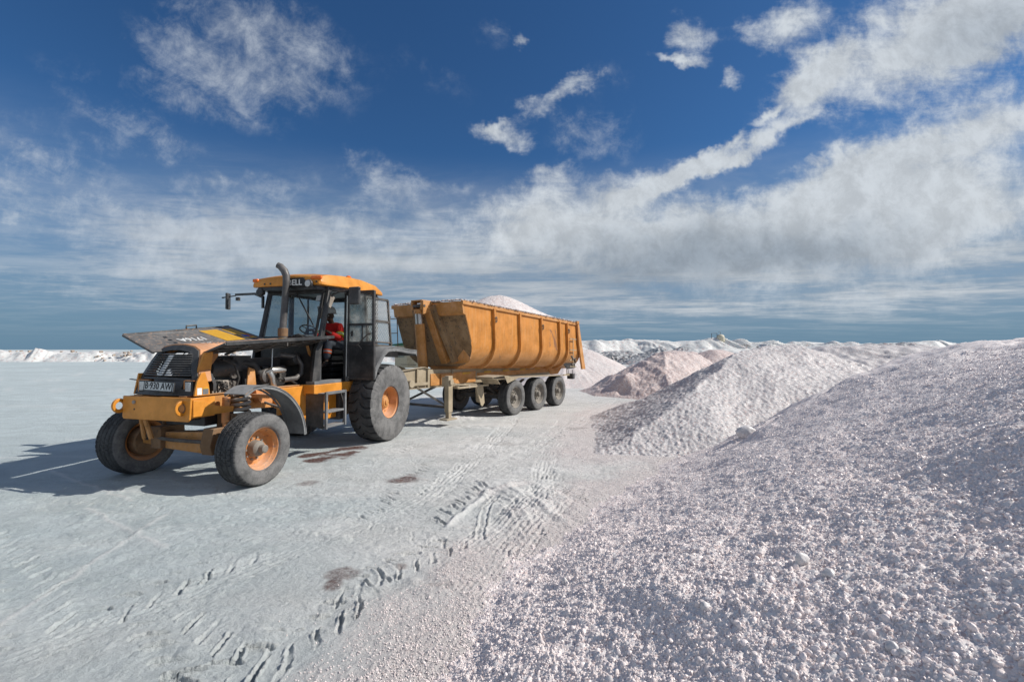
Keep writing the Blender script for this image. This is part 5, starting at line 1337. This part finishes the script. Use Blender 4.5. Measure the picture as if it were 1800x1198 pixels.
# mirrors
m = MB().beam((1.38, -.74, 2.78), (1.36, -.76, 3.0), .04, .04).beam((1.36, -.75, 3.0), (1.34, -.98, 3.08), .045, .05).beam((1.34, -.98, 3.08), (1.32, -1.50, 3.08), .035, .045).tube([(1.32, -1.50, 3.06), (1.32, -1.86, 3.03)], .012, 8).box((1.32, -1.44, 2.99), (.06, .06, .07))
m.build('mirror_arm', BK, TR)
MB().box((1.32, -1.70, 2.95), (.15, .055, .34), Matrix.Rotation(R(28), 3, 'Z')).box((1.33, -1.82, 3.03), (.03, .07, .03)).build('mirror', BK, TR, .022)
MB().beam((1.20, .74, 2.98), (1.18, .80, 3.06), .03, .03).tube([(1.20, .76, 3.02), (1.22, .98, 3.08), (1.22, 1.40, 3.12)], .016, 8).tube([(1.20, .76, 3.10), (1.22, 1.05, 3.06)], .012, 8).build('mirror_arm', BK, TR)
mr = MB().box((1.20, 1.26, 2.985), (.07, .25, .34), Matrix.Rotation(R(-6), 3, 'Z')).build('mirror', BK, TR, .024)
MB().box((1.16, 1.26, 2.985), (.004, .21, .30), Matrix.Rotation(R(-6), 3, 'Z')).build('mirror_glass', M['mirror_face'], mr)
# sun visor flap hanging in the doorway
MB().beam((1.02, .62, 3.02), (1.12, .60, 2.80), .02, .12).beam((1.20, .50, 2.80), (1.14, .50, 2.56), .17, .02, up=(1, 0, 0)).build('sun_visor', M['spring_grey'], TR)
# exhaust stack
ex_ = MB().tube([(1.72, .07, 2.12), (1.72, .07, 2.20), (1.72, .07, 2.34), (1.72, .07, 2.36), (1.70, .09, 2.8), (1.69, .11, 3.20), (1.69, .11, 3.34), (1.70, .07, 3.44), (1.72, .00, 3.52), (1.74, -.05, 3.545)], [.075, .08, .078, .062, .062, .062, .066, .068, .062, .056], 20, caps=False)
exh = ex_.build('exhaust_stack', M['exhaust_steel'], TR)
MB().tube([(1.742, -.052, 3.546), (1.72, -.0, 3.52)], .052, 16).build('outlet', M['ink_black'], exh)
MB().tube([(1.72, .07, 2.20), (1.72, .07, 2.35)], .088, 20).build('rusty_collar', M['axle_brown'], exh)
MB().tube([(1.72, .07, 2.10), (1.72, .07, 2.16)], .10, 20).build('yellow_ring', M['sticker_yellow'], exh)
MB().tube([(1.66, .18, 2.15), (1.64, .26, 2.22), (1.62, .34, 2.24), (1.60, .44, 2.18)], .012, 6).build('hose', M['rubber_seal'], TR)
# steps
sb = MB()
for x in (1.72, 1.14): sb.prism([(.60, .56), (1.02, .50), (1.02, 1.16), (.60, 1.16)], 'yz', x - .012, x + .012)
sf = MB()
for x in (1.70, 1.16): sf.beam((x, 1.03, .50), (x, 1.03, 1.17), .045, .045)
sf.beam((1.70, 1.03, 1.15), (1.16, 1.03, 1.15), .045, .05)
stp = sf.build('step_frame', M['grey_fender'], TR, .004)
MB().prism([(.62, .56), (1.0, .50), (1.0, 1.14), (.62, 1.14)], 'yz', 1.725, 1.74).build('side_plate', BK, stp)
for z in (.53, .80): MB().box((1.43, .93, z), (.50, .20, .035)).build('step', M['grey_fender'], stp, .004)
MB().box((1.43, .93, 1.13), (.50, .20, .03)).build('step', M['grey_fender'], stp, .004)
MB().tube([(.98, .80, 1.1), (1.0, .88, .9), (.92, .86, .7), (.96, .84, .5)], .014, 8).build('hose', M['rubber_seal'], TR)
# cab interior
seat = MB().bx(.02, .50, .0 - .22, .22, 1.84, 1.96).build('seat_cushion', M['seat_fabric'], TR, .04)
MB().prism([(.06, 1.94), (-.06, 1.94), (-.14, 2.40), (-.08, 2.46), (.0, 2.42)], 'xz', -.22, .22).build('seat_back', M['seat_fabric'], TR, .04)
for k in range(4): MB().bx(.06 + .01 * (k % 2), .46 - .01 * (k % 2), -.19, .19, 1.34 + k * .12, 1.45 + k * .12).build('seat_bellows', M['seat_fabric'], TR, .03)
MB().bx(1.10, 1.38, -.30, .30, 1.95, 2.24).build('dashboard', M['interior_grey'], TR, .03)
swm = MB(); pts = []
for i in range(25):
    q = 2 * math.pi * i / 24; pts.append((1.00 + .19 * math.sin(q) * .35, .02 + .19 * math.cos(q), 2.36 + .19 * math.sin(q) * .9 * .5))
swm.tube(pts, .014, 8, caps=False); swm.tube([(1.0, .02, 2.36), (1.14, .02, 2.10)], .03, 8)
for q in (0, 2.1, 4.2): swm.tube([(1.0, .02, 2.36), (1.00 + .19 * math.sin(q) * .35, .02 + .19 * math.cos(q), 2.36 + .19 * math.sin(q) * .45)], .010, 6)
swm.build('steering_wheel', M['rubber_seal'], TR)
MB().tube([(.60, -.36, 1.4), (.62, -.36, 2.0)], .012, 6).tube([(.62, -.36, 2.0), (.62, -.36, 2.06)], .03, 8).build('gear_lever', M['rubber_seal'], TR)
# ---------------------------------------------------------------- the tipping trailer
TL = empty('tipper_trailer', (-.911, 14.268, 0), R(-(90 + 33.132)))
tag(TL, 'worn orange tipping trailer with three axles, ribbed sides and a raised salt load', 'trailer')
for k in range(3):
    for s in (1, -1): wheel('trailer', TL, (-1.394 * k, s * (1.25 - .18), .521), s < 0, 'wheel')
    MB().tube([(-1.394 * k, -.9, .52), (-1.394 * k, .9, .52)], .075, 14).build('axle', M['dark_steel'], TL)
    for s in (1, -1): MB().prism([(-1.394 * k + .5, .80), (-1.394 * k + .1, .62), (-1.394 * k - .1, .62), (-1.394 * k - .5, .80), (-1.394 * k - .5, .84), (-1.394 * k - .1, .70), (-1.394 * k + .1, .70), (-1.394 * k + .5, .84)], 'xz', s * .50, s * .60).build('leaf_spring', M['dark_steel'], TL)
BG = M['beige_chassis']
for s in (1, -1):
    rail = MB().prism([(5.05, 1.32), (4.55, 1.36), (3.10, 1.50), (2.90, 1.44), (-4.0, 1.27), (-4.0, 1.03), (.6, 1.0), (1.6, .98), (3.2, 1.0), (3.75, 1.0), (4.45, 1.20), (5.05, 1.22)], 'xz', s * .43, s * .455)
    rail.prism([(5.05, 1.335), (3.10, 1.515), (2.90, 1.455), (2.90, 1.44), (3.10, 1.50), (5.05, 1.32)], 'xz', s * .38, s * .51)
    rail.bx(3.30, 3.36, s * .456, s * .50, 1.02, 1.46).bx(2.92, 2.98, s * .456, s * .50, 1.0, 1.44).bx(2.0, 2.04, s * .456, s * .50, 1.0, 1.42)
    rail.prism([(3.75, 1.0), (3.2, 1.0), (1.6, .98), (.6, 1.0), (.6, .985), (1.6, .96), (3.2, .98), (3.78, .98)], 'xz', s * .38, s * .51)
    rail.build('chassis_rail', BG, TL, .004)
MB().bx(4.3, 5.1, -.55, .55, 1.27, 1.305).build('coupling_plate', M['dark_steel'], TL, .01)
MB().bx(3.3, 3.5, -.42, .42, 1.05, 1.40).bx(1.0, 1.15, -.42, .42, 1.02, 1.36).bx(-3.9, -3.8, -.42, .42, 1.04, 1.24).bx(2.2, 2.35, -.42, .42, 1.02, 1.3).build('cross_member', BG, TL, each=True)
MB().tube([(3.62, .46, 1.12), (3.62, .60, 1.12)], .09, 18).bx(3.0, 3.6, .46, .53, 1.06, 1.13).build('air_tank', BG, TL, .006)
MB().bx(.98, 2.85, .4565, .475, 1.02, 1.33).build('side_plate', M['yellow_dirty'], TL, .004)
MB().bx(-3.6, .9, .4565, .470, 1.12, 1.27).build('side_plate', M['yellow_dirty'], TL, .004)
MB().bx(1.90, 2.50, .476, .52, 1.04, 1.30).build('side_box', M['yellow_dirty'], TL, .01)
MB().bx(2.22, 2.34, .501, .52, 1.18, 1.26).build('coupling_socket', M['rubber_seal'], TL, .01)
for x in (1.4, .4, -.6, -1.6, -2.6): MB().bx(x - .18, x + .18, .476, .480, 1.26, 1.31).build('yellow_mark', M['sticker_yellow'], TL)
# landing legs with cross bracing
for s in (1, -1):
    leg = MB().bx(2.54, 2.70, s * .80, s * .94, .36, 1.28).bx(2.565, 2.675, s * .815, s * .925, .20, .36).build('landing_leg', BG, TL, .006)
    MB().prism([(2.40, .17), (2.84, .17), (2.80, .21), (2.44, .21)], 'xz', s * .74, s * 1.0).build('foot', BG, leg, .004)
    MB().bx(2.56, 2.68, s * .945, s * .99, 1.06, 1.18).bx(2.55, 2.69, s * .70, s * .80, 1.0, 1.24).build('gear_box', BG, leg, .006)
MB().beam((2.62, -.8, .48), (2.62, .8, .48), .06, .06).beam((2.62, .78, .52), (3.35, .45, 1.02), .05, .05).beam((2.62, -.78, .52), (3.35, -.45, 1.02), .05, .05).beam((2.62, .45, 1.0), (2.62, -.78, .50), .05, .05).build('leg_brace', M['dark_steel'], TL, each=True)
MB().tube([(2.55, .90, 1.10), (2.2, .86, 1.02), (1.3, .86, .98)], .018, 8).build('crank_rod', BG, TL)
# side bracket ahead of the first axle: flat rail and a hanging plate
MB().bx(.95, 2.30, .84, .92, .92, .97).bx(2.24, 2.32, .46, .92, .93, .99).build('side_rail', BG, TL, .004)
MB().prism([(1.45, .93), (1.12, .93), (1.05, .45), (1.15, .35), (1.22, .40)], 'xz', .82, .85).build('mud_plate', BG, TL, .004)
MB().prism([(1.05, .92), (.80, .92), (.70, .60), (.85, .40), (1.0, .45)], 'xz', .50, .56).build('spring_hanger', BG, TL, .004)
# fender sheets over the wheels
for s in (1, -1):
    f_ = MB(); f_.ribbon([(1.30, 1.19), (.75, 1.22), (.55, 1.20), (.05, 1.12), (-1.4, 1.09), (-2.8, 1.05), (-3.5, 1.02)], (s * .70, s * 1.30), .012)
    f_.prism([(.72, 1.20), (.52, 1.19), (.05, 1.11), (-.05, 1.11), (.55, .98)], 'xz', s * 1.285, s * 1.30)
    f_.ribbon([(1.30, 1.17), (1.05, 1.12), (.90, .98)], (s * .70, s * 1.28), .01)
    f_.build('fender', BG, TL)
# ---- body
SEC = [(1.25, 0.0), (1.25, -1.02), (1.235, -1.16), (1.19, -1.29), (1.12, -1.41), (1.02, -1.52), (.90, -1.61), (.76, -1.66), (.62, -1.68)]    # half section: y, drop below the rim
def topz(x): return 3.16 - (2.55 - x) * .036
def botz(x): return topz(x) - 1.64
def xfront(z): return 1.95 + (z - 1.52) / 1.64 * .60
def xrear(z): return -4.62 + (z - 1.25) / 1.64 * .50
def body_ring(xt, grow=0.0):
    """cross-section of the shell; the ends slant so x shifts with height"""
    out = []
    for y, dz in SEC:
        f = 1.64 / 1.68; out.append((y + grow * (1 if dz > -1.3 else .6), dz * f))
    return out
def shell(t0, t1, n, grow, inner=.0):
    rings = []
    for i in range(n + 1):
        u = i / n
        ring = []
        for s, pts in ((1, SEC), (-1, SEC[::-1])):
            for y, dz in pts:
                k = -dz / 1.68
                xt = 2.55 + (-4.12 - 2.55) * u; xb = 1.95 + (-4.62 - 1.95) * u
                x = xt + (xb - xt) * k
                z = topz(x) + dz * (1.64 / 1.68)
                ring.append((x, s * (y - inner), z + inner * (k > .7)))
        rings.append(ring)
    return rings
rg = shell(0, 1, 14, 0); ri = shell(0, 1, 14, 0, .03); m = MB(); vs = [p for r_ in rg for p in r_]; nr = len(rg[0])
fs = [(i * nr + j, i * nr + j + 1, (i + 1) * nr + j + 1, (i + 1) * nr + j) for i in range(14) for j in range(nr - 1)]
n0 = len(vs); vs += [p for r_ in ri for p in r_]; fs += [tuple(n0 + k for k in f[::-1]) for f in fs]
for i in range(14): fs += [(i * nr, (i + 1) * nr, n0 + (i + 1) * nr, n0 + i * nr), (i * nr + nr - 1, n0 + i * nr + nr - 1, n0 + (i + 1) * nr + nr - 1, (i + 1) * nr + nr - 1)]
m.add(vs, fs); body = m.build('tipper_body', M['body_side'], TL, ang=30)
m = MB(); P0 = rg[0]; P0i = [(x - .035, y, z) for x, y, z in P0]
m.add(P0 + P0i, [tuple(range(nr)), tuple(range(2 * nr - 1, nr - 1, -1))] + [(j, (j + 1) % nr, nr + (j + 1) % nr, nr + j) for j in range(nr)])
fpanel = m.build('front_panel', M['body_front'], TL)
def onfront(y, z, off=0): return (xfront(z) + off, y, z)
FP = MB()
FP.add([onfront(-1.22, 3.17, .03), onfront(1.27, 3.17, .03), onfront(1.27, 2.86, .09), onfront(-1.22, 2.86, .09), onfront(-1.22, 3.17, -.01), onfront(1.27, 3.17, -.01), onfront(1.27, 2.83, .0), onfront(-1.22, 2.83, .0)],
       [(0, 1, 2, 3), (7, 6, 5, 4), (0, 4, 5, 1), (1, 5, 6, 2), (2, 6, 7, 3), (3, 7, 4, 0)])
FP.build('head_board', M['yellow_dirty'], TL, .004)
MB().add([onfront(y, z, o) for o in (.012, .0) for y, z in ((.35, 1.56), (1.0, 1.60), (1.12, 1.72), (.95, 1.95), (.70, 1.75))], [(0, 1, 2, 3, 4), (9, 8, 7, 6, 5), (0, 5, 6, 1), (1, 6, 7, 2), (2, 7, 8, 3), (3, 8, 9, 4), (4, 9, 5, 0)]).build('patch_plate', M['yellow_dirty'], TL)
# wedge stiffeners either side of the ram
MB().beam(onfront(.30, 3.10, .08), onfront(.62, 1.62, .07), .16, .16, up=(1, 0, 0)).build('front_stiffener', M['body_front'], TL, .01)
MB().beam(onfront(-.30, 3.10, .08), onfront(-.62, 1.62, .07), .16, .16, up=(1, 0, 0)).build('front_stiffener', M['body_front'], TL, .01)
MB().beam(onfront(.14, 3.15, .12), onfront(.30, 1.60, .09), .20, .20, up=(1, 0, 0)).build('ram_guide', M['yellow_dirty'], TL, .01)
# hoist ram
ram = MB().tube([(2.62, 0, 1.40), (2.66, 0, 1.60), (2.78, 0, 2.62)], .13, 22).build('hoist_ram', M['yellow_dirty'], TL)
MB().tube([(2.78, 0, 2.62), (2.81, 0, 2.90)], .10, 20).build('ram_rod', M['silver_metal'], ram)
MB().tube([(2.81, 0, 2.88), (2.815, 0, 3.0)], .125, 18).build('ram_head', M['yellow_dirty'], ram)
MB().bx(2.72, 2.90, -.20, -.14, 2.98, 3.20).bx(2.72, 2.90, .14, .20, 2.98, 3.22).bx(2.55, 2.90, -.2, .2, 3.20, 3.24).prism([(2.9, 2.85), (2.9, 3.22), (2.55, 3.22), (2.62, 2.95)], 'xz', .21, .25).build('ram_bracket', M['yellow_dirty'], TL, .01)
MB().tube([(2.86, -.17, 3.08), (2.86, .26, 3.08)], .035, 10).build('ram_pin', M['dark_steel'], TL)
# ribs on both flanks: each follows the curved section
for s in (1, -1):
    for xt in (1.23, -.10, -1.41, -2.69, -3.30):
        m = MB(); path = []
        for y, dz in [(1.25, -.04)] + SEC[1:]:
            k = -dz / 1.68; x = xt - .10 * k; path.append(Vector((x, s * y, topz(x) + dz * (1.64 / 1.68))))
        w, d = (.085, .085); vs = []
        for i, p in enumerate(path):
            t = (path[min(i + 1, len(path) - 1)] - path[max(i - 1, 0)]).normalized(); t.x = 0; t.normalize()
            nrm = Vector((0, t.z, -t.y)) * (-s) ; nrm = nrm if nrm.y * s > 0 or nrm.z < 0 else -nrm
            for sx, o_ in ((-1, -.01), (1, -.01), (1, d), (-1, d)): vs.append(p + Vector((sx * w / 2, 0, 0)) + nrm * (o_ if i < len(path) - 1 else min(o_, .04)))
        fs = [(i * 4 + j, i * 4 + (j + 1) % 4, i * 4 + 4 + (j + 1) % 4, i * 4 + 4 + j) for i in range(len(path) - 1) for j in range(4)] + [(0, 3, 2, 1), tuple((len(path) - 1) * 4 + j for j in range(4))]
        rib = m.add(vs, fs).build('rib', M['body_side'], TL, .006)
        if xt in (1.23, -1.41, -3.30):
            c = Vector((xt - .02, s * 1.35, topz(xt) - .34)); pts = [c + Vector((.035 * math.cos(q * .6), .012, .075 * math.sin(q * .6))) for q in range(11)]
            MB().tube(pts, .014, 6, caps=False).build('lashing_ring', M['dark_steel'], rib)
    m = MB(); m.beam((2.58, s * 1.265, topz(2.55) - .02), (-4.10, s * 1.265, topz(-4.12) - .02), .07, .10); m.build('top_rail', M['yellow_dirty'], TL, .012)
    m = MB(); m.beam((1.95, s * .64, botz(1.95) - .02), (-4.5, s * .64, botz(-4.5) - .02), .02, .04); m.build('lower_edge', M['yellow_dirty'], TL)
m = MB().bx(-3.9, 1.9, -.50, .50, 1.34, 1.36)
m = MB(); m.add([(1.85, -.62, botz(1.85) - .005), (1.85, .62, botz(1.85) - .005), (-4.55, .62, botz(-4.55) - .005), (-4.55, -.62, botz(-4.55) - .005), (1.85, -.35, botz(1.85) - .14), (1.85, .35, botz(1.85) - .14), (-4.5, .35, botz(-4.55) - .02), (-4.5, -.35, botz(-4.55) - .02)],
                [(0, 1, 2, 3), (7, 6, 5, 4), (0, 4, 5, 1), (1, 5, 6, 2), (2, 6, 7, 3), (3, 7, 4, 0)]).build('body_floor', M['yellow_dirty'], TL, .01)
# tailgate with its slanting side posts
m = MB(); E0 = rg[-1]; m.add(E0 + [(x - .05, y, z) for x, y, z in E0], [tuple(range(nr)), tuple(range(2 * nr - 1, nr - 1, -1))] + [(j, (j + 1) % nr, nr + (j + 1) % nr, nr + j) for j in range(nr)]); tg = m.build('tailgate', M['yellow_dirty'], TL, .006)
for s in (1, -1):
    MB().prism([(-4.10, topz(-4.1) + .05), (-4.22, topz(-4.1) + .02), (-4.80, 1.20), (-4.52, 1.20), (-4.20, 2.2)], 'xz', s * 1.27, s * 1.34).bx(-4.2, -4.02, s * 1.22, s * 1.36, topz(-4.1) - .02, topz(-4.1) + .09).build('tail_post', M['yellow_dirty'], TL, .008)
    MB().prism([(-3.55, 1.45), (-4.5, 1.45), (-4.55, 1.25), (-3.9, 1.22)], 'xz', s * .98, s * 1.03).build('tail_shield', BK, TL)
    MB().prism([(-3.3, 1.28), (-4.5, 1.28), (-4.1, 1.02), (-3.6, 1.02)], 'xz', s * .44, s * .50).build('tail_hinge', M['yellow_dirty'], TL)
# climbing rungs near the tail
for z in (2.62, 2.22, 1.85, 1.62):
    MB().beam((-3.42, 1.34, z - .28), (-3.95, 1.34, z - .30), .03, .03).build('rung', BG, TL)
MB().beam((-3.68, 1.355, 1.30), (-3.66, 1.355, 2.36), .02, .03).build('rung_post', BG, TL)
MB().tube([(-3.5, 1.36, 1.72), (-3.6, 1.38, 1.60), (-3.75, 1.38, 1.62), (-3.82, 1.36, 1.45), (-3.55, 1.36, 1.40)], .03, 8).build('tail_latch', M['dark_steel'], TL)
# lamp box behind the wheels
MB().beam((-3.4, 1.1, 1.03), (-4.05, 1.1, 1.03), .05, .04).beam((-3.62, 1.12, 1.24), (-3.62, 1.12, 1.03), .02, .02).build('lamp_bracket', BG, TL)
lb = MB().bx(-4.05, -3.88, 1.0, 1.24, .86, 1.06).build('rear_lamp', BK, TL, .008)
MB().tube([(-3.92, 1.03, 1.06), (-3.92, 1.03, 1.20)], .012, 6).tube([(-3.92, 1.2, 1.06), (-3.92, 1.2, 1.20)], .012, 6).build('lamp_strap', BK, lb)
# side ladder hanging at the front far corner
ld = MB(); 
for y in (-1.27, -.93): ld.tube([(2.62, y, 2.86), (2.70, y, 2.80), (2.66, y, 1.98)], .013, 6)
for z in (2.80, 2.40, 1.99): ld.tube([(2.68, -1.27, z), (2.68, -.93, z)], .012, 6)
ld.build('ladder', M['axle_brown'], TL)
MB().beam((2.2, -1.3, 1.52), (2.2, -.7, 1.52), .03, .02).build('step_plate', M['hut_wall'], TL)

# salt load in the body
nx, ny = 200, 90
LX, LY = np.meshgrid(np.linspace(2.50, -4.10, nx), np.linspace(-1.22, 1.22, ny), indexing='ij')
crest = np.interp(-LX, [-2.5, -1.6, -.9, -.3, .3, .7, 1.0, 1.4, 2.0, 3.0, 4.0, 4.2], [.02, .02, .08, .30, .56, .68, .71, .68, .55, .30, .05, .0])
LZ = 3.16 - (2.55 - LX) * .036 - .02 + crest * (1 - (np.abs(LY) / 1.30) ** 1.5) + .03
LZ = LZ + fbm(LX * 1., LY, .35, 5, 600) * .03 + bumps(LX, LY, .05, 610) * .3
LZ = LZ - sst(np.abs(LY), 1.10, 1.22) * .05
load = link('salt_load', grid_mesh('salt_load', LX, LY, LZ), M['salt_pale'])
load.matrix_world = Matrix.Translation((-.911, 14.268, 0)) @ Matrix.Rotation(R(-(90 + 33.132)), 4, 'Z')
tag(load, 'heaped pale salt load filling the orange trailer to its rim', 'salt load')
# salt crust spilled along the rim
m = MB()
for k in range(1000):
    s = 1 if k % 3 else -1
    if k % 4 == 0: x, y = rb.uniform(2.50, 2.60), rb.uniform(-1.2, 1.25)
    else: x, y = rb.uniform(-4.0, 2.5), s * rb.uniform(1.20, 1.335)
    sz = rb.uniform(.007, .026); z = topz(x) + .045 + sz * .3
    m.box((x, y, z), (sz * 2.6, sz * 2.0, sz), Matrix.Rotation(rb.uniform(0, 3), 3, 'Z') @ Matrix.Rotation(rb.uniform(-.5, .5), 3, 'X'))
o = m.build('rim_crust', M['salt_pale'], None, whole=True); o.matrix_world = load.matrix_world.copy(); tag(o, kind='stuff')

# ---------------------------------------------------------------- driver
def skin_mesh(name, verts, edges, radii, mat, parent, sub=2, root=0):
    me = bpy.data.meshes.new(name); me.from_pydata(verts, edges, []); me.materials.append(mat)
    o = bpy.data.objects.new(name, me); COL.objects.link(o); o.parent = parent
    sk = o.modifiers.new('skin', 'SKIN'); sk.use_smooth_shade = True
    lay = me.skin_vertices[0] if me.skin_vertices else None
    if lay is None:
        bm = bmesh.new(); bm.from_mesh(me); bm.verts.layers.skin.verify(); bm.to_mesh(me); bm.free(); lay = me.skin_vertices[0]
    for i, r_ in enumerate(radii):
        lay.data[i].radius = r_ if isinstance(r_, tuple) else (r_, r_); lay.data[i].use_root = (i == root)
    ss = o.modifiers.new('sub', 'SUBSURF'); ss.levels = sub; ss.render_levels = sub
    return o
PW = Matrix.Translation((-3.903, 10.238, 0)) @ Matrix.Rotation(R(-(90 + 16.2)), 4, 'Z')
DR = empty('person', (0, 0, 0)); DR.matrix_world = PW @ Matrix.Translation((.15, .07, 1.97))
tag(DR, 'driver in red jacket, grey trousers and white hard hat seated in the tractor cab', 'person')
# coordinates relative to the seat: x forward, y left, z up
J = dict(pelvis=(.0, 0, .08), waist=(.02, 0, .22), chest=(.10, 0, .40), neck0=(.17, 0, .53), neck1=(.20, 0, .59), jaw=(.24, 0, .64), skull=(.24, 0, .73), crown=(.23, 0, .79), nose=(.335, 0, .67),
         lsh=(.14, .19, .48), lel=(.26, .27, .22), lwr=(.52, .22, .33), lhd=(.60, .20, .37),
         rsh=(.14, -.19, .48), rel=(.30, -.27, .24), rwr=(.56, -.14, .35), rhd=(.64, -.12, .39),
         lhip=(.04, .10, .06), lkn=(.46, .15, .12), lan=(.56, .16, -.30), lto=(.74, .17, -.36),
         rhip=(.04, -.10, .06), rkn=(.48, -.14, .12), ran=(.62, -.14, -.30), rto=(.80, -.14, -.34))
names = list(J); idx = {n: i for i, n in enumerate(names)}
rad = dict(pelvis=.12, waist=.11, chest=.125, neck0=.06, neck1=.05, jaw=(.062, .07), skull=(.082, .092), crown=.06, nose=.018, lsh=.055, lel=.042, lwr=.028, lhd=.030, rsh=.055, rel=.042, rwr=.028, rhd=.030,
           lhip=.085, lkn=.06, lan=.042, lto=.035, rhip=.085, rkn=.06, ran=.042, rto=.035)
ed = [('pelvis', 'waist'), ('waist', 'chest'), ('chest', 'neck0'), ('neck0', 'neck1'), ('neck1', 'jaw'), ('jaw', 'skull'), ('skull', 'crown'), ('jaw', 'nose'), ('chest', 'lsh'), ('lsh', 'lel'), ('lel', 'lwr'), ('lwr', 'lhd'), ('chest', 'rsh'), ('rsh', 'rel'), ('rel', 'rwr'), ('rwr', 'rhd'),
      ('pelvis', 'lhip'), ('lhip', 'lkn'), ('lkn', 'lan'), ('lan', 'lto'), ('pelvis', 'rhip'), ('rhip', 'rkn'), ('rkn', 'ran'), ('ran', 'rto')]
V_ = [J[n] for n in names]; E_ = [(idx[a], idx[b]) for a, b in ed]; Rd = [rad[n] for n in names]
for side, hand in ((1, 'lhd'), (-1, 'rhd')):            # fingers curl over the wheel rim
    hx, hy, hz = J[hand]; b = idx[hand]
    for k, ln in enumerate((.9, 1.0, .95, .8)):
        o = (k - 1.5) * .020
        V_ += [(hx + .040, hy + o, hz + .012), (hx + .040 + .030 * ln, hy + o, hz - .005), (hx + .030 + .018 * ln, hy + o, hz - .034)]
        n_ = len(V_); E_ += [(b, n_ - 3), (n_ - 3, n_ - 2), (n_ - 2, n_ - 1)]; Rd += [.010, .009, .008]
    V_ += [(hx + .005, hy - side * .038, hz - .008), (hx + .035, hy - side * .045, hz - .025)]; n_ = len(V_); E_ += [(b, n_ - 2), (n_ - 2, n_ - 1)]; Rd += [.012, .010]
for s in (1, -1):
    V_.append((.235, s * .088, .69)); E_.append((idx['skull'], len(V_) - 1)); Rd.append(.018)
skin_mesh('body', V_, E_, Rd, M['skin'], DR)
def sub_skin(nm, keys, edges, r_, mat):
    ix = {n: i for i, n in enumerate(keys)}
    return skin_mesh(nm, [J[k] if isinstance(k, str) else k for k in keys], [(ix[a], ix[b]) for a, b in edges], r_, mat, DR)
J['lcuff'] = (.50, .225, .32); J['rcuff'] = (.54, -.145, .34); J['hem'] = (.0, 0, .06); J['collar'] = (.175, 0, .545)
jk = sub_skin('jacket', ['hem', 'waist', 'chest', 'collar', 'lsh', 'lel', 'lcuff', 'rsh', 'rel', 'rcuff'], [('hem', 'waist'), ('waist', 'chest'), ('chest', 'collar'), ('chest', 'lsh'), ('lsh', 'lel'), ('lel', 'lcuff'), ('chest', 'rsh'), ('rsh', 'rel'), ('rel', 'rcuff')],
              [(.155, .18), (.145, .165), (.145, .17), .075, .085, .072, .055, .085, .072, .055], M['red_cloth'])
J['lhem'] = (.55, .16, -.24); J['rhem'] = (.61, -.14, -.24)
tr = sub_skin('trousers', ['pelvis', 'lhip', 'lkn', 'lhem', 'rhip', 'rkn', 'rhem'], [('pelvis', 'lhip'), ('lhip', 'lkn'), ('lkn', 'lhem'), ('pelvis', 'rhip'), ('rhip', 'rkn'), ('rkn', 'rhem')], [.13, .11, .088, .075, .11, .088, .075], M['grey_cloth'])
def band_(a, b, t0, t1, r_, nm, mat, par):
    a, b = Vector(J[a]), Vector(J[b]); MB().tube([a.lerp(b, t0), a.lerp(b, t1)], r_, 18).build(nm, mat, DR).parent = par
for sd_ in ('l', 'r'):
    band_(sd_ + 'sh', sd_ + 'el', .58, .66, .084, 'arm_band', M['hi_vis_yellow'], jk); band_(sd_ + 'sh', sd_ + 'el', .67, .75, .085, 'arm_band', M['reflective_tape'], jk); band_(sd_ + 'sh', sd_ + 'el', .76, .84, .083, 'arm_band', M['hi_vis_yellow'], jk)
    band_(sd_ + 'kn', sd_ + 'hem', .40, .47, .086, 'leg_band', M['hi_vis_orange'], tr); band_(sd_ + 'kn', sd_ + 'hem', .48, .55, .085, 'leg_band', M['reflective_tape'], tr); band_(sd_ + 'kn', sd_ + 'hem', .56, .63, .083, 'leg_band', M['hi_vis_orange'], tr)
for sd_, s in (('l', 1), ('r', -1)):
    ax, ay, az_ = J[sd_ + 'an']; tx, ty, tz = J[sd_ + 'to']
    skin_mesh('boot', [(ax, ay, az_ + .06), (ax, ay, az_ - .02), ((ax + tx) / 2, ay, az_ - .05), (tx, ty, tz - .01)], [(0, 1), (1, 2), (2, 3)], [.058, .062, .055, .045], M['boot'], DR, 1)
hat = MB().lathe([(.128, .0), (.125, .03), (.118, .07), (.095, .115), (.06, .14), (0, .15)], o=(.235, 0, .765), axis='z', n=28)
hat.lathe([(.128, .0), (.150, -.008), (.150, -.002), (.126, .008)], o=(.235, 0, .765), axis='z', n=28, closed=True)
hat.prism([(.30, -.10), (.41, -.06), (.43, 0), (.41, .06), (.30, .10)], 'xy', .752, .760)
hat.build('hard_hat', M['hat_white'], DR)
for s in (1, -1):
    bm = bmesh.new(); bmesh.ops.create_icosphere(bm, subdivisions=2, radius=.012); me = bpy.data.meshes.new('eye'); bm.to_mesh(me); bm.free(); link('eye', me, M['lamp_glass'], DR, loc=(.318, s * .032, .705))
MB().tube([(.322, -.022, .635), (.328, 0, .633), (.322, .022, .635)], .007, 6).build('mouth', M['axle_brown'], DR)
